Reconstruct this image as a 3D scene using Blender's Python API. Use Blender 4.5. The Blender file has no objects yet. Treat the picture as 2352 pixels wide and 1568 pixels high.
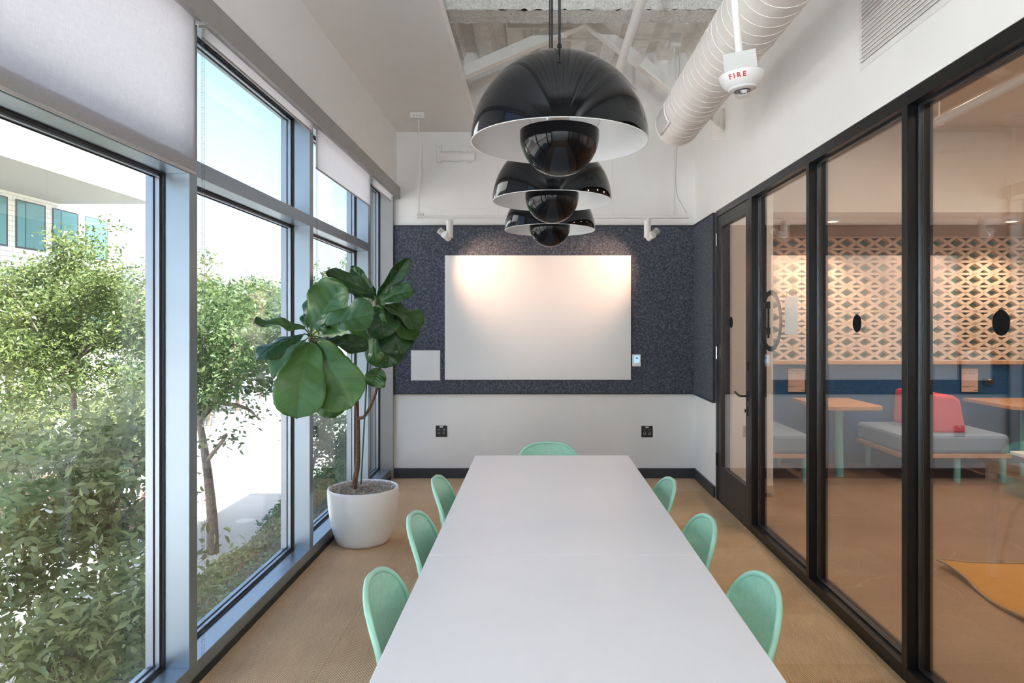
import bpy, math, random
import numpy as np
from mathutils import Vector, Matrix

random.seed(7)
rng = np.random.default_rng(11)
scene = bpy.context.scene
COL = scene.collection

# ------------------------------------------------------------------ camera
HC = 1.55            # eye height
F = 1568.0           # focal length in pixels of a 2352 px wide frame (24 mm)
VX, VY = 1233.0, 745.0
cam_d = bpy.data.cameras.new('camera')
cam_d.sensor_width = 36.0
cam_d.lens = 36.0 * F / 2352.0
cam_d.shift_x = -(VX - 1176.0) / 2352.0
cam_d.shift_y = (VY - 784.0) / 2352.0
cam_d.clip_start = 0.05
cam_d.clip_end = 400
cam = bpy.data.objects.new('camera', cam_d)
cam.location = (0, 0, HC)
cam.rotation_euler = (math.pi / 2, 0, 0)
COL.objects.link(cam)
scene.camera = cam

# ------------------------------------------------------------------ world, sun, exposure
SUN_DIR = Vector((-5.0, 2.4, -8.8)).normalized()
world = bpy.data.worlds.new('world')
scene.world = world
world.use_nodes = True
wn = world.node_tree
bg = wn.nodes['Background']
sky = wn.nodes.new('ShaderNodeTexSky')
sky.sky_type = 'NISHITA'
sky.sun_disc = False
sky.sun_elevation = math.asin(-SUN_DIR.z)
sky.sun_rotation = math.atan2(-SUN_DIR.x, -SUN_DIR.y)
sky.altitude = 0
sky.air_density = 1.0
sky.dust_density = 3.0
sky.ozone_density = 1.0
wn.links.new(sky.outputs[0], bg.inputs[0])
bg.inputs[1].default_value = 0.122

sun_d = bpy.data.lights.new('sun', 'SUN')
sun_d.energy = 6.4
sun_d.color = (1.0, 0.985, 0.965)
sun_d.angle = 0.009
sun = bpy.data.objects.new('sun', sun_d)
sun.rotation_euler = SUN_DIR.to_track_quat('-Z', 'Y').to_euler()
sun.location = (20, -10, 30)
COL.objects.link(sun)

vs = scene.view_settings
vs.view_transform = 'Standard'
vs.look = 'None'
vs.gamma = 1.0
vs.use_curve_mapping = False
vs.exposure = 2.28
try:
    scene.cycles.max_bounces = 14
    scene.cycles.diffuse_bounces = 7
    scene.cycles.transparent_max_bounces = 24
    scene.cycles.sample_clamp_indirect = 6.0
    scene.cycles.caustics_reflective = False
    scene.cycles.caustics_refractive = False
    scene.cycles.use_denoising = True
except Exception:
    pass

# ------------------------------------------------------------------ helpers
def at(px, py, y):
    """a point of the place seen at a pixel, at depth y"""
    return Vector(((px - VX) * y / F, y, HC - (py - VY) * y / F))

ORG = {}

def tag(o, label=None, cat=None, group=None, kind=None):
    if label: o['label'] = label
    if cat: o['category'] = cat
    if group: o['group'] = group
    if kind: o['kind'] = kind
    return o

def thing(name, label=None, cat=None, loc=(0, 0, 0), group=None, kind=None):
    o = bpy.data.objects.new(name, None)
    o.empty_display_size = 0.1
    o.location = loc
    COL.objects.link(o)
    ORG[o] = Vector(loc)
    return tag(o, label, cat, group, kind)

def link_mesh(name, me, mat, parent=None, origin=None):
    o = bpy.data.objects.new(name, me)
    COL.objects.link(o)
    if mat is not None and not me.materials:
        me.materials.append(mat)
    if parent is not None:
        o.parent = parent
        ORG[o] = ORG[parent]
    else:
        o.location = origin if origin is not None else (0, 0, 0)
        ORG[o] = Vector(o.location)
    return o

class MB:
    """collects shapes in world coordinates and links them as one mesh object"""
    def __init__(s):
        s.v = []; s.f = []; s.uv = None
    def add(s, vs_, fs):
        n = len(s.v)
        s.v.extend([tuple(p) for p in vs_])
        s.f.extend([tuple(i + n for i in f) for f in fs])
        return s
    def box(s, x0, x1, y0, y1, z0, z1):
        if x0 > x1: x0, x1 = x1, x0
        if y0 > y1: y0, y1 = y1, y0
        if z0 > z1: z0, z1 = z1, z0
        return s.add([(x0, y0, z0), (x1, y0, z0), (x1, y1, z0), (x0, y1, z0), (x0, y0, z1), (x1, y0, z1), (x1, y1, z1), (x0, y1, z1)],
                     [(0, 3, 2, 1), (4, 5, 6, 7), (0, 1, 5, 4), (1, 2, 6, 5), (2, 3, 7, 6), (3, 0, 4, 7)])
    def bar(s, a, b, w, h, up=(0, 0, 1)):
        """a square bar from a to b, w across, h along up"""
        a = Vector(a); b = Vector(b); d = (b - a).normalized(); u = Vector(up)
        sx = d.cross(u).normalized(); u = sx.cross(d).normalized()
        sx = sx * w / 2; u = u * h / 2
        p = [a - sx - u, a + sx - u, a + sx + u, a - sx + u, b - sx - u, b + sx - u, b + sx + u, b - sx + u]
        return s.add(p, [(0, 3, 2, 1), (4, 5, 6, 7), (0, 1, 5, 4), (1, 2, 6, 5), (2, 3, 7, 6), (3, 0, 4, 7)][::1])
    def tube(s, pts, r, n=10, cap=True, closed=False):
        pts = [Vector(p) for p in pts]
        m = len(pts)
        rs = r if isinstance(r, (list, tuple)) else [r] * m
        vs_ = []; fs = []
        prev = None
        for i, p in enumerate(pts):
            if closed: t = pts[(i + 1) % m] - pts[i - 1]
            elif i == 0: t = pts[1] - p
            elif i == m - 1: t = p - pts[i - 1]
            else: t = pts[i + 1] - pts[i - 1]
            t.normalize()
            if prev is None:
                a = Vector((0, 0, 1)) if abs(t.z) < 0.9 else Vector((1, 0, 0))
                u = t.cross(a).normalized()
            else:
                u = (prev - t * prev.dot(t)).normalized()
            prev = u
            w = t.cross(u)
            for k in range(n):
                an = 2 * math.pi * k / n
                vs_.append(p + (u * math.cos(an) + w * math.sin(an)) * rs[i])
        for i in range(m if closed else m - 1):
            j = (i + 1) % m
            for k in range(n):
                l = (k + 1) % n
                fs.append((i * n + k, i * n + l, j * n + l, j * n + k))
        if cap and not closed:
            fs.append(tuple(range(n - 1, -1, -1)))
            fs.append(tuple((m - 1) * n + k for k in range(n)))
        return s.add(vs_, fs)
    def lathe(s, prof, c, n=48, axis='z', closed=False):
        """prof: list of (radius, height) revolved about an axis through c"""
        cx, cy, cz = c
        vs_ = []; fs = []
        m = len(prof)
        for (r, h) in prof:
            for k in range(n):
                an = 2 * math.pi * k / n
                if axis == 'z': vs_.append((cx + r * math.cos(an), cy + r * math.sin(an), cz + h))
                elif axis == 'y': vs_.append((cx + r * math.cos(an), cy + h, cz + r * math.sin(an)))
                else: vs_.append((cx + h, cy + r * math.cos(an), cz + r * math.sin(an)))
        for i in range(m - 1):
            for k in range(n):
                l = (k + 1) % n
                fs.append((i * n + k, i * n + l, (i + 1) * n + l, (i + 1) * n + k))
        return s.add(vs_, fs)
    def disc(s, c, r, axis='z', n=32, th=0.002):
        return s.lathe([(1e-5, -th / 2), (r, -th / 2), (r, th / 2), (1e-5, th / 2)], c, n, axis)
    def prism(s, poly, axis, a, b):
        """poly: 2D points; axis 'x': (y,z), 'y': (x,z), 'z': (x,y)"""
        n = len(poly)
        def P(p, t):
            if axis == 'x': return (t, p[0], p[1])
            if axis == 'y': return (p[0], t, p[1])
            return (p[0], p[1], t)
        vs_ = [P(p, a) for p in poly] + [P(p, b) for p in poly]
        fs = [tuple(range(n - 1, -1, -1)), tuple(range(n, 2 * n))]
        for i in range(n):
            j = (i + 1) % n
            fs.append((i, j, n + j, n + i))
        return s.add(vs_, fs)
    def grid(s, fn, nu, nv, two=False):
        vs_ = [fn(i / nu, j / nv) for i in range(nu + 1) for j in range(nv + 1)]
        fs = [(i * (nv + 1) + j, (i + 1) * (nv + 1) + j, (i + 1) * (nv + 1) + j + 1, i * (nv + 1) + j + 1)
              for i in range(nu) for j in range(nv)]
        return s.add(vs_, fs)
    def build(s, name, mat, parent=None, smooth=None, bevel=0, origin=None, fix=True):
        v = np.array(s.v, dtype=float)
        if parent is not None:
            o0 = ORG[parent]
        elif origin is not None:
            o0 = Vector(origin)
        else:
            o0 = Vector(((v[:, 0].min() + v[:, 0].max()) / 2, (v[:, 1].min() + v[:, 1].max()) / 2, v[:, 2].min()))
        v = v - np.array(o0)
        me = bpy.data.meshes.new(name)
        me.from_pydata([tuple(p) for p in v], [], s.f)
        if fix:
            import bmesh
            bm = bmesh.new(); bm.from_mesh(me)
            bmesh.ops.recalc_face_normals(bm, faces=bm.faces)
            bm.to_mesh(me); bm.free()
        if smooth:
            me.polygons.foreach_set('use_smooth', [True] * len(me.polygons))
            if smooth < 180:
                me.set_sharp_from_angle(angle=math.radians(smooth))
        o = link_mesh(name, me, mat, parent, o0 if parent is None else None)
        if bevel:
            md = o.modifiers.new('bevel', 'BEVEL')
            md.width = bevel; md.segments = 2; md.limit_method = 'ANGLE'; md.harden_normals = False
        return o

def copy_tree(o, parent=None):
    c = o.copy(); COL.objects.link(c)
    c.parent = parent
    for ch in o.children:
        copy_tree(ch, c)
    return c

# ------------------------------------------------------------------ materials
def newmat(name):
    m = bpy.data.materials.new(name); m.use_nodes = True
    nt = m.node_tree
    return m, nt, nt.nodes['Principled BSDF']

def setp(b, **k):
    for a, v in k.items():
        b.inputs[a.replace('_', ' ')].default_value = v

def coords(nt, kind='Object', scale=(1, 1, 1), rot=(0, 0, 0)):
    tc = nt.nodes.new('ShaderNodeTexCoord'); mp = nt.nodes.new('ShaderNodeMapping')
    mp.inputs['Scale'].default_value = scale; mp.inputs['Rotation'].default_value = rot
    nt.links.new(tc.outputs[kind], mp.inputs['Vector'])
    return mp.outputs[0]

def world_coords(nt, scale=(1, 1, 1)):
    g = nt.nodes.new('ShaderNodeNewGeometry'); mp = nt.nodes.new('ShaderNodeMapping')
    mp.inputs['Scale'].default_value = scale
    nt.links.new(g.outputs['Position'], mp.inputs['Vector'])
    return mp.outputs[0]

def noise(nt, vec, scale, detail=3, rough=0.5):
    n = nt.nodes.new('ShaderNodeTexNoise')
    n.inputs['Scale'].default_value = scale; n.inputs['Detail'].default_value = detail; n.inputs['Roughness'].default_value = rough
    nt.links.new(vec, n.inputs['Vector'])
    return n.outputs['Fac']

def ramp(nt, fac, stops):
    r = nt.nodes.new('ShaderNodeValToRGB')
    e = r.color_ramp.elements
    while len(e) < len(stops): e.new(0.5)
    for i, (p, c) in enumerate(stops):
        e[i].position = p; e[i].color = (c[0], c[1], c[2], 1)
    nt.links.new(fac, r.inputs[0])
    return r.outputs[0]

def bump(nt, b, h, strength, dist):
    n = nt.nodes.new('ShaderNodeBump')
    n.inputs['Strength'].default_value = strength; n.inputs['Distance'].default_value = dist
    nt.links.new(h, n.inputs['Height'])
    nt.links.new(n.outputs[0], b.inputs['Normal'])

def math_n(nt, op, a, b_=None):
    n = nt.nodes.new('ShaderNodeMath'); n.operation = op
    for i, x in enumerate((a, b_)):
        if x is None: continue
        if isinstance(x, (int, float)): n.inputs[i].default_value = x
        else: nt.links.new(x, n.inputs[i])
    return n.outputs[0]

def plain(name, c, rough=0.5, metal=0.0, spec=0.5, var=0.04, vscale=6.0, bmp=0.0, bscale=200.0, coat=0.0):
    """a paint, plastic or metal with a little unevenness"""
    m, nt, b = newmat(name)
    setp(b, Roughness=rough, Metallic=metal)
    b.inputs['Specular IOR Level'].default_value = spec
    if coat: b.inputs['Coat Weight'].default_value = coat; b.inputs['Coat Roughness'].default_value = 0.03
    v = world_coords(nt)
    f = noise(nt, v, vscale, 3)
    lo = [max(0, x * (1 - var)) for x in c]; hi = [min(1, x * (1 + var)) for x in c]
    nt.links.new(ramp(nt, f, [(0.3, lo), (0.7, hi)]), b.inputs['Base Color'])
    if bmp:
        bump(nt, b, noise(nt, v, bscale, 2), bmp, 0.002)
    return m

def emit(name, c, s):
    m, nt, b = newmat(name)
    setp(b, Base_Color=(c[0], c[1], c[2], 1))
    b.inputs['Emission Color'].default_value = (c[0], c[1], c[2], 1)
    b.inputs['Emission Strength'].default_value = s
    return m

def glass(name, tint=(0.96, 0.98, 0.97), ior=1.5, rough=0.0, boost=1.0):
    """flat pane: Fresnel mirror over clear transmission, the same from both sides"""
    m = bpy.data.materials.new(name); m.use_nodes = True
    nt = m.node_tree; nt.nodes.clear()
    out = nt.nodes.new('ShaderNodeOutputMaterial')
    mix = nt.nodes.new('ShaderNodeMixShader')
    tr = nt.nodes.new('ShaderNodeBsdfTransparent'); tr.inputs[0].default_value = (*tint, 1)
    gl = nt.nodes.new('ShaderNodeBsdfGlossy'); gl.inputs['Roughness'].default_value = rough
    gl.inputs['Color'].default_value = (boost, boost, boost, 1)
    fr = nt.nodes.new('ShaderNodeFresnel')
    g = nt.nodes.new('ShaderNodeNewGeometry')
    i = math_n(nt, 'ADD', math_n(nt, 'MULTIPLY', g.outputs['Backfacing'], 1 / ior - ior), ior)
    nt.links.new(i, fr.inputs['IOR'])
    nt.links.new(fr.outputs[0], mix.inputs[0])
    nt.links.new(tr.outputs[0], mix.inputs[1]); nt.links.new(gl.outputs[0], mix.inputs[2])
    nt.links.new(mix.outputs[0], out.inputs[0])
    return m

M = {}
M['wall'] = plain('wall_paint', (0.875, 0.868, 0.855), 0.75, bmp=0.06, bscale=260, var=0.012)
M['ceil'] = plain('ceiling_paint', (0.87, 0.86, 0.84), 0.8, bmp=0.06, bscale=220, var=0.012)
M['deckm'] = plain('painted_steel_deck', (0.82, 0.79, 0.745), 0.55, bmp=0.25, bscale=60, var=0.10, vscale=9)
M['steelw'] = plain('painted_steel', (0.82, 0.79, 0.75), 0.55, bmp=0.3, bscale=120, var=0.06)
M['alu'] = plain('anodised_aluminium', (0.34, 0.40, 0.46), 0.36, metal=0.85, var=0.02)
M['alud'] = plain('aluminium_bead', (0.36, 0.40, 0.46), 0.35, metal=0.85, var=0.02)
M['gasket'] = plain('rubber_gasket', (0.02, 0.021, 0.023), 0.6)
M['valance'] = plain('grey_valance_metal', (0.36, 0.35, 0.34), 0.45, metal=0.25, var=0.03)
M['blackf'] = plain('black_powder_coat', (0.006, 0.006, 0.007), 0.33, spec=0.3, var=0.1, vscale=30)
M['blackd'] = plain('door_black_paint', (0.028, 0.027, 0.027), 0.38, var=0.1, vscale=20)
M['bead'] = plain('dark_steel_bead', (0.09, 0.10, 0.11), 0.25, metal=0.8)
M['base'] = plain('charcoal_baseboard', (0.042, 0.043, 0.05), 0.42, var=0.05)
M['trimd'] = plain('charcoal_trim', (0.035, 0.036, 0.042), 0.5)
M['tabletop'] = plain('white_laminate', (0.84, 0.845, 0.885), 0.34, spec=0.45, var=0.006)
M['tedge'] = plain('white_edge_band', (0.72, 0.72, 0.74), 0.4)
M['wmetal'] = plain('white_powder_coat', (0.78, 0.77, 0.76), 0.4, var=0.015)
M['wplastic'] = plain('white_plastic', (0.82, 0.82, 0.81), 0.35, var=0.01)
M['board'] = plain('white_glass_board', (0.80, 0.80, 0.80), 0.26, spec=0.5, var=0.004)
M['gloss'] = plain('gloss_black_enamel', (0.004, 0.0045, 0.006), 0.045, spec=0.24, var=0.0)
M['domein'] = plain('white_enamel', (0.84, 0.85, 0.86), 0.3, var=0.004)
M['cord'] = plain('black_cord', (0.012, 0.012, 0.013), 0.6)
M['chrome'] = plain('chrome', (0.75, 0.75, 0.75), 0.12, metal=1.0)
M['blackp'] = plain('black_plastic', (0.015, 0.015, 0.017), 0.35)
M['red'] = plain('red_print', (0.62, 0.03, 0.03), 0.5)
M['screen'] = emit('lcd_screen', (0.22, 0.36, 0.62), 0.35)
M['ink'] = plain('dark_ink', (0.03, 0.035, 0.045), 0.6)
M['paper'] = plain('white_paper', (0.86, 0.86, 0.86), 0.7, var=0.006)
M['lens'] = glass('clear_lens', (0.95, 0.95, 0.95), 1.55)
M['pane'] = glass('window_glass', (0.955, 0.98, 0.975), 1.5)
M['ppane'] = glass('partition_glass', (0.975, 0.975, 0.97), 2.1)
M['grille'] = plain('grille_white', (0.82, 0.81, 0.79), 0.5)
M['dark'] = plain('dark_cavity', (0.04, 0.04, 0.04), 0.9)
M['duct'] = plain('painted_duct', (0.76, 0.73, 0.705), 0.5, var=0.03, vscale=4, bmp=0.05, bscale=80)
M['seam'] = plain('duct_seam', (0.52, 0.49, 0.47), 0.6)
M['bulb'] = plain('opal_bulb', (0.85, 0.80, 0.66), 0.4)
M['chairleg'] = plain('zinc_steel', (0.55, 0.55, 0.54), 0.3, metal=0.9)
M['bark'] = plain('fig_bark', (0.16, 0.085, 0.05), 0.8, var=0.35, vscale=60, bmp=0.5, bscale=90)
M['stake'] = plain('green_stake', (0.03, 0.10, 0.06), 0.5)
M['pot'] = plain('white_ceramic', (0.80, 0.80, 0.81), 0.33, var=0.006)
M['soil'] = plain('dry_moss', (0.27, 0.22, 0.18), 0.95, var=0.5, vscale=80, bmp=0.9, bscale=120)
M['moss'] = plain('pale_moss', (0.44, 0.38, 0.33), 0.95, var=0.35, vscale=40)
M['wood'] = plain('oak', (0.55, 0.30, 0.13), 0.5, var=0.15, vscale=20)
M['teal'] = plain('teal_paint', (0.20, 0.52, 0.55), 0.45)
M['tealdk'] = plain('teal_backing', (0.24, 0.50, 0.44), 0.8, var=0.12)
M['block'] = plain('breeze_block', (0.78, 0.66, 0.54), 0.85, var=0.05, bmp=0.3, bscale=150)
M['bluef'] = plain('blue_felt', (0.006, 0.085, 0.26), 0.95, var=0.15, vscale=60)
M['seatf'] = plain('grey_fabric_reflected_blue', (0.20, 0.29, 0.41), 0.95, var=0.06, vscale=150)  # extra blue in this grey stands in for a reflection
M['pinkf'] = plain('coral_fabric', (0.72, 0.10, 0.13), 0.95, var=0.06, vscale=150)
M['corrw'] = plain('corridor_paint', (0.66, 0.58, 0.49), 0.8, var=0.02)
M['poster'] = plain('pink_poster', (0.72, 0.56, 0.52), 0.7, var=0.01)
M['dtable'] = plain('dark_table', (0.05, 0.045, 0.04), 0.4)
M['frost'] = plain('black_vinyl', (0.008, 0.008, 0.009), 0.9, spec=0.1)

def felt_mat():
    m, nt, b = newmat('grey_felt')
    v = world_coords(nt)
    a = noise(nt, v, 52, 4, 0.7); c = noise(nt, world_coords(nt, (1, 1, 2.2)), 160, 2)
    f = math_n(nt, 'ADD', math_n(nt, 'MULTIPLY', a, 0.6), math_n(nt, 'MULTIPLY', c, 0.4))
    nt.links.new(ramp(nt, f, [(0.36, (0.030, 0.036, 0.052)), (0.5, (0.076, 0.086, 0.112)), (0.66, (0.21, 0.225, 0.275))]), b.inputs['Base Color'])
    setp(b, Roughness=0.95); b.inputs['Specular IOR Level'].default_value = 0.15
    bump(nt, b, f, 0.5, 0.004)
    return m
M['felt'] = felt_mat()

def carpet_mat(name, base):
    m, nt, b = newmat(name)
    v = world_coords(nt)
    w = nt.nodes.new('ShaderNodeTexWave'); w.wave_type = 'BANDS'; w.bands_direction = 'X'; w.wave_profile = 'SIN'
    w.inputs['Scale'].default_value = 2 * math.pi / 0.0072 / 20.0; w.inputs['Distortion'].default_value = 0.25
    w.inputs['Detail'].default_value = 2; w.inputs['Detail Scale'].default_value = 30
    nt.links.new(v, w.inputs['Vector'])
    w2 = noise(nt, world_coords(nt, (1, 0.35, 1)), 330, 2)
    w3 = noise(nt, v, 2.2, 3)
    dk = [x * 0.42 for x in base]; lt = [min(1, x * 1.3) for x in base]
    h = math_n(nt, 'ADD', math_n(nt, 'MULTIPLY', w.outputs['Fac'], 0.62), math_n(nt, 'MULTIPLY', w2, 0.5))
    colr = ramp(nt, h, [(0.22, dk), (0.55, base), (0.9, lt)])
    hs = nt.nodes.new('ShaderNodeHueSaturation')
    nt.links.new(colr, hs.inputs['Color'])
    nt.links.new(math_n(nt, 'ADD', math_n(nt, 'MULTIPLY', w3, 0.35), 0.83), hs.inputs['Value'])
    nt.links.new(hs.outputs[0], b.inputs['Base Color'])
    setp(b, Roughness=0.92); b.inputs['Specular IOR Level'].default_value = 0.15
    bump(nt, b, h, 0.7, 0.004)
    return m
M['carpet'] = [carpet_mat('sisal_carpet', (0.65, 0.45, 0.275)), carpet_mat('sisal_carpet_pale', (0.67, 0.47, 0.295)), carpet_mat('sisal_carpet_brown', (0.63, 0.425, 0.255))]
M['rug'] = carpet_mat('ochre_rug', (0.62, 0.31, 0.075))

def concrete_mat():
    m, nt, b = newmat('polished_brown_concrete')
    v = world_coords(nt)
    a = noise(nt, v, 1.3, 5, 0.6); c = noise(nt, v, 34, 3)
    f = math_n(nt, 'ADD', math_n(nt, 'MULTIPLY', a, 0.75), math_n(nt, 'MULTIPLY', c, 0.25))
    colr = ramp(nt, f, [(0.3, (0.19, 0.115, 0.075)), (0.7, (0.33, 0.215, 0.15))])
    vo = nt.nodes.new('ShaderNodeTexVoronoi'); vo.feature = 'DISTANCE_TO_EDGE'; vo.inputs['Scale'].default_value = 0.75
    wv = nt.nodes.new('ShaderNodeMixRGB'); wv.inputs[0].default_value = 0.14
    nn = nt.nodes.new('ShaderNodeTexNoise'); nn.inputs['Scale'].default_value = 3.5; nn.inputs['Detail'].default_value = 6
    nt.links.new(v, nn.inputs['Vector']); nt.links.new(v, wv.inputs[1]); nt.links.new(nn.outputs['Color'], wv.inputs[2])
    nt.links.new(wv.outputs[0], vo.inputs['Vector'])
    crack = math_n(nt, 'LESS_THAN', vo.outputs['Distance'], 0.0022)
    crack = math_n(nt, 'MULTIPLY', crack, math_n(nt, 'GREATER_THAN', noise(nt, v, 1.1, 1), 0.48))
    mx = nt.nodes.new('ShaderNodeMixRGB'); mx.inputs[2].default_value = (0.42, 0.30, 0.23, 1)
    nt.links.new(math_n(nt, 'MULTIPLY', crack, 0.6), mx.inputs[0]); nt.links.new(colr, mx.inputs[1])
    nt.links.new(mx.outputs[0], b.inputs['Base Color'])
    setp(b, Roughness=0.32)
    return m
M['concrete'] = concrete_mat()

def shell_mat():
    m, nt, b = newmat('seafoam_fibreglass')
    v = coords(nt, 'Object')
    a = noise(nt, v, 60, 4, 0.7)
    nt.links.new(ramp(nt, a, [(0.3, (0.29, 0.58, 0.44)), (0.7, (0.38, 0.69, 0.54))]), b.inputs['Base Color'])
    setp(b, Roughness=0.30); b.inputs['Specular IOR Level'].default_value = 0.5
    return m
M['shell'] = shell_mat()
M['shellrim'] = plain('seafoam_rolled_edge', (0.38, 0.71, 0.57), 0.3)

def shade_mat():
    """woven screen cloth: partly lets light through"""
    m = bpy.data.materials.new('shade_cloth'); m.use_nodes = True
    nt = m.node_tree; nt.nodes.clear()
    out = nt.nodes.new('ShaderNodeOutputMaterial')
    di = nt.nodes.new('ShaderNodeBsdfDiffuse'); tl = nt.nodes.new('ShaderNodeBsdfTranslucent'); mx = nt.nodes.new('ShaderNodeMixShader')
    v = world_coords(nt, (1, 1, 0.06)); v2 = world_coords(nt, (1, 0.06, 1))
    f = math_n(nt, 'ADD', math_n(nt, 'MULTIPLY', noise(nt, v, 420, 2), 0.5), math_n(nt, 'MULTIPLY', noise(nt, v2, 420, 2), 0.5))
    c = ramp(nt, f, [(0.35, (0.76, 0.745, 0.765)), (0.65, (0.88, 0.865, 0.885))])
    nt.links.new(c, di.inputs[0]); nt.links.new(c, tl.inputs[0])
    mx.inputs[0].default_value = 0.66
    nt.links.new(di.outputs[0], mx.inputs[1]); nt.links.new(tl.outputs[0], mx.inputs[2]); nt.links.new(mx.outputs[0], out.inputs[0])
    return m
M['shade'] = shade_mat()
M['hem'] = plain('shade_hem', (0.45, 0.43, 0.43), 0.7)
M['beads'] = plain('bead_chain', (0.13, 0.14, 0.17), 0.4, metal=0.3)

def leaf_mat(name, c1, c2, trans=0.4, rough=0.45, scale=1.3):
    m, nt, b = newmat(name)
    out = nt.nodes['Material Output']
    v = world_coords(nt)
    g = nt.nodes.new('ShaderNodeNewGeometry')
    f = math_n(nt, 'ADD', math_n(nt, 'MULTIPLY', noise(nt, v, scale, 2), 0.5), math_n(nt, 'MULTIPLY', g.outputs['Random Per Island'], 0.5))
    c = ramp(nt, f, [(0.25, c1), (0.75, c2)])
    nt.links.new(c, b.inputs['Base Color'])
    setp(b, Roughness=rough)
    tl = nt.nodes.new('ShaderNodeBsdfTranslucent'); mx = nt.nodes.new('ShaderNodeMixShader'); mx.inputs[0].default_value = trans
    nt.links.new(c, tl.inputs[0]); nt.links.new(b.outputs[0], mx.inputs[1]); nt.links.new(tl.outputs[0], mx.inputs[2])
    nt.links.new(mx.outputs[0], out.inputs[0])
    return m
M['leafA'] = leaf_mat('tree_leaf_light', (0.065, 0.105, 0.028), (0.195, 0.235, 0.075))
M['leafB'] = leaf_mat('tree_leaf_mid', (0.055, 0.10, 0.036), (0.155, 0.20, 0.08))
M['leafC'] = leaf_mat('shrub_leaf', (0.15, 0.20, 0.08), (0.42, 0.46, 0.22), 0.38, 0.35)
M['hedge'] = leaf_mat('hedge_leaf', (0.035, 0.12, 0.045), (0.12, 0.25, 0.10), 0.3, 0.5, 2.0)
M['hedge2'] = leaf_mat('ground_cover_leaf', (0.14, 0.17, 0.06), (0.34, 0.36, 0.18), 0.3, 0.5, 2.0)
M['trunk'] = plain('tree_bark', (0.17, 0.135, 0.11), 0.9, var=0.4, vscale=18, bmp=0.8, bscale=40)

def fig_mat():
    m, nt, b = newmat('fiddle_leaf')
    out = nt.nodes['Material Output']
    uv = nt.nodes.new('ShaderNodeTexCoord'); sp = nt.nodes.new('ShaderNodeSeparateXYZ')
    nt.links.new(uv.outputs['UV'], sp.inputs[0])
    u = sp.outputs[0]; w = math_n(nt, 'ABSOLUTE', math_n(nt, 'SUBTRACT', sp.outputs[1], 0.5))
    ph = math_n(nt, 'FRACT', math_n(nt, 'MULTIPLY', math_n(nt, 'SUBTRACT', u, math_n(nt, 'MULTIPLY', w, 0.42)), 6.5))
    lat = math_n(nt, 'LESS_THAN', math_n(nt, 'ABSOLUTE', math_n(nt, 'SUBTRACT', ph, 0.5)), 0.026)
    mid = math_n(nt, 'LESS_THAN', w, 0.012)
    vein = math_n(nt, 'MAXIMUM', lat, mid)
    oi = nt.nodes.new('ShaderNodeObjectInfo')
    f = math_n(nt, 'ADD', math_n(nt, 'MULTIPLY', noise(nt, world_coords(nt), 9, 3), 0.5), math_n(nt, 'MULTIPLY', oi.outputs['Random'], 0.55))
    c = ramp(nt, f, [(0.25, (0.022, 0.078, 0.022)), (0.8, (0.092, 0.20, 0.043))])
    mx = nt.nodes.new('ShaderNodeMixRGB'); mx.inputs[2].default_value = (0.17, 0.29, 0.12, 1)
    nt.links.new(math_n(nt, 'MULTIPLY', vein, 0.36), mx.inputs[0]); nt.links.new(c, mx.inputs[1])
    nt.links.new(mx.outputs[0], b.inputs['Base Color'])
    setp(b, Roughness=0.29); b.inputs['Specular IOR Level'].default_value = 0.55
    bump(nt, b, noise(nt, world_coords(nt), 45, 3), 0.25, 0.004)
    tl = nt.nodes.new('ShaderNodeBsdfTranslucent'); ms = nt.nodes.new('ShaderNodeMixShader'); ms.inputs[0].default_value = 0.22
    hs = nt.nodes.new('ShaderNodeHueSaturation'); hs.inputs['Value'].default_value = 2.2; hs.inputs['Saturation'].default_value = 1.1
    nt.links.new(mx.outputs[0], hs.inputs['Color']); nt.links.new(hs.outputs[0], tl.inputs[0])
    nt.links.new(b.outputs[0], ms.inputs[1]); nt.links.new(tl.outputs[0], ms.inputs[2]); nt.links.new(ms.outputs[0], out.inputs[0])
    return m
M['fig'] = fig_mat()

def spray_mat():
    m, nt, b = newmat('sprayed_fireproofing')
    v = world_coords(nt)
    f = math_n(nt, 'ADD', math_n(nt, 'MULTIPLY', noise(nt, v, 38, 4, 0.7), 0.6), math_n(nt, 'MULTIPLY', noise(nt, v, 90, 2), 0.4))
    nt.links.new(ramp(nt, f, [(0.35, (0.52, 0.51, 0.49)), (0.6, (0.84, 0.82, 0.78))]), b.inputs['Base Color'])
    setp(b, Roughness=0.95)
    bump(nt, b, f, 1.0, 0.02)
    return m
M['spray'] = spray_mat()

def ground_mat(name, c1, c2, s):
    m, nt, b = newmat(name)
    v = world_coords(nt)
    f = math_n(nt, 'ADD', math_n(nt, 'MULTIPLY', noise(nt, v, s, 5, 0.6), 0.6), math_n(nt, 'MULTIPLY', noise(nt, v, s * 60, 2), 0.4))
    nt.links.new(ramp(nt, f, [(0.3, c1), (0.7, c2)]), b.inputs['Base Color'])
    setp(b, Roughness=0.9)
    return m
M['asphalt'] = ground_mat('pale_asphalt', (0.40, 0.40, 0.395), (0.49, 0.49, 0.485), 0.5)
M['lot'] = ground_mat('parking_concrete', (0.58, 0.57, 0.55), (0.68, 0.67, 0.65), 0.3)
M['darklot'] = ground_mat('dark_asphalt', (0.17, 0.17, 0.17), (0.24, 0.24, 0.235), 0.5)
M['earth'] = ground_mat('planting_earth', (0.10, 0.075, 0.05), (0.20, 0.15, 0.10), 1.2)
M['mulch'] = ground_mat('red_mulch', (0.26, 0.13, 0.08), (0.40, 0.24, 0.15), 2.0)
M['kerb'] = ground_mat('kerb_concrete', (0.55, 0.54, 0.52), (0.66, 0.65, 0.63), 0.8)
M['lotline'] = plain('road_paint', (0.75, 0.74, 0.71), 0.8)
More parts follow.
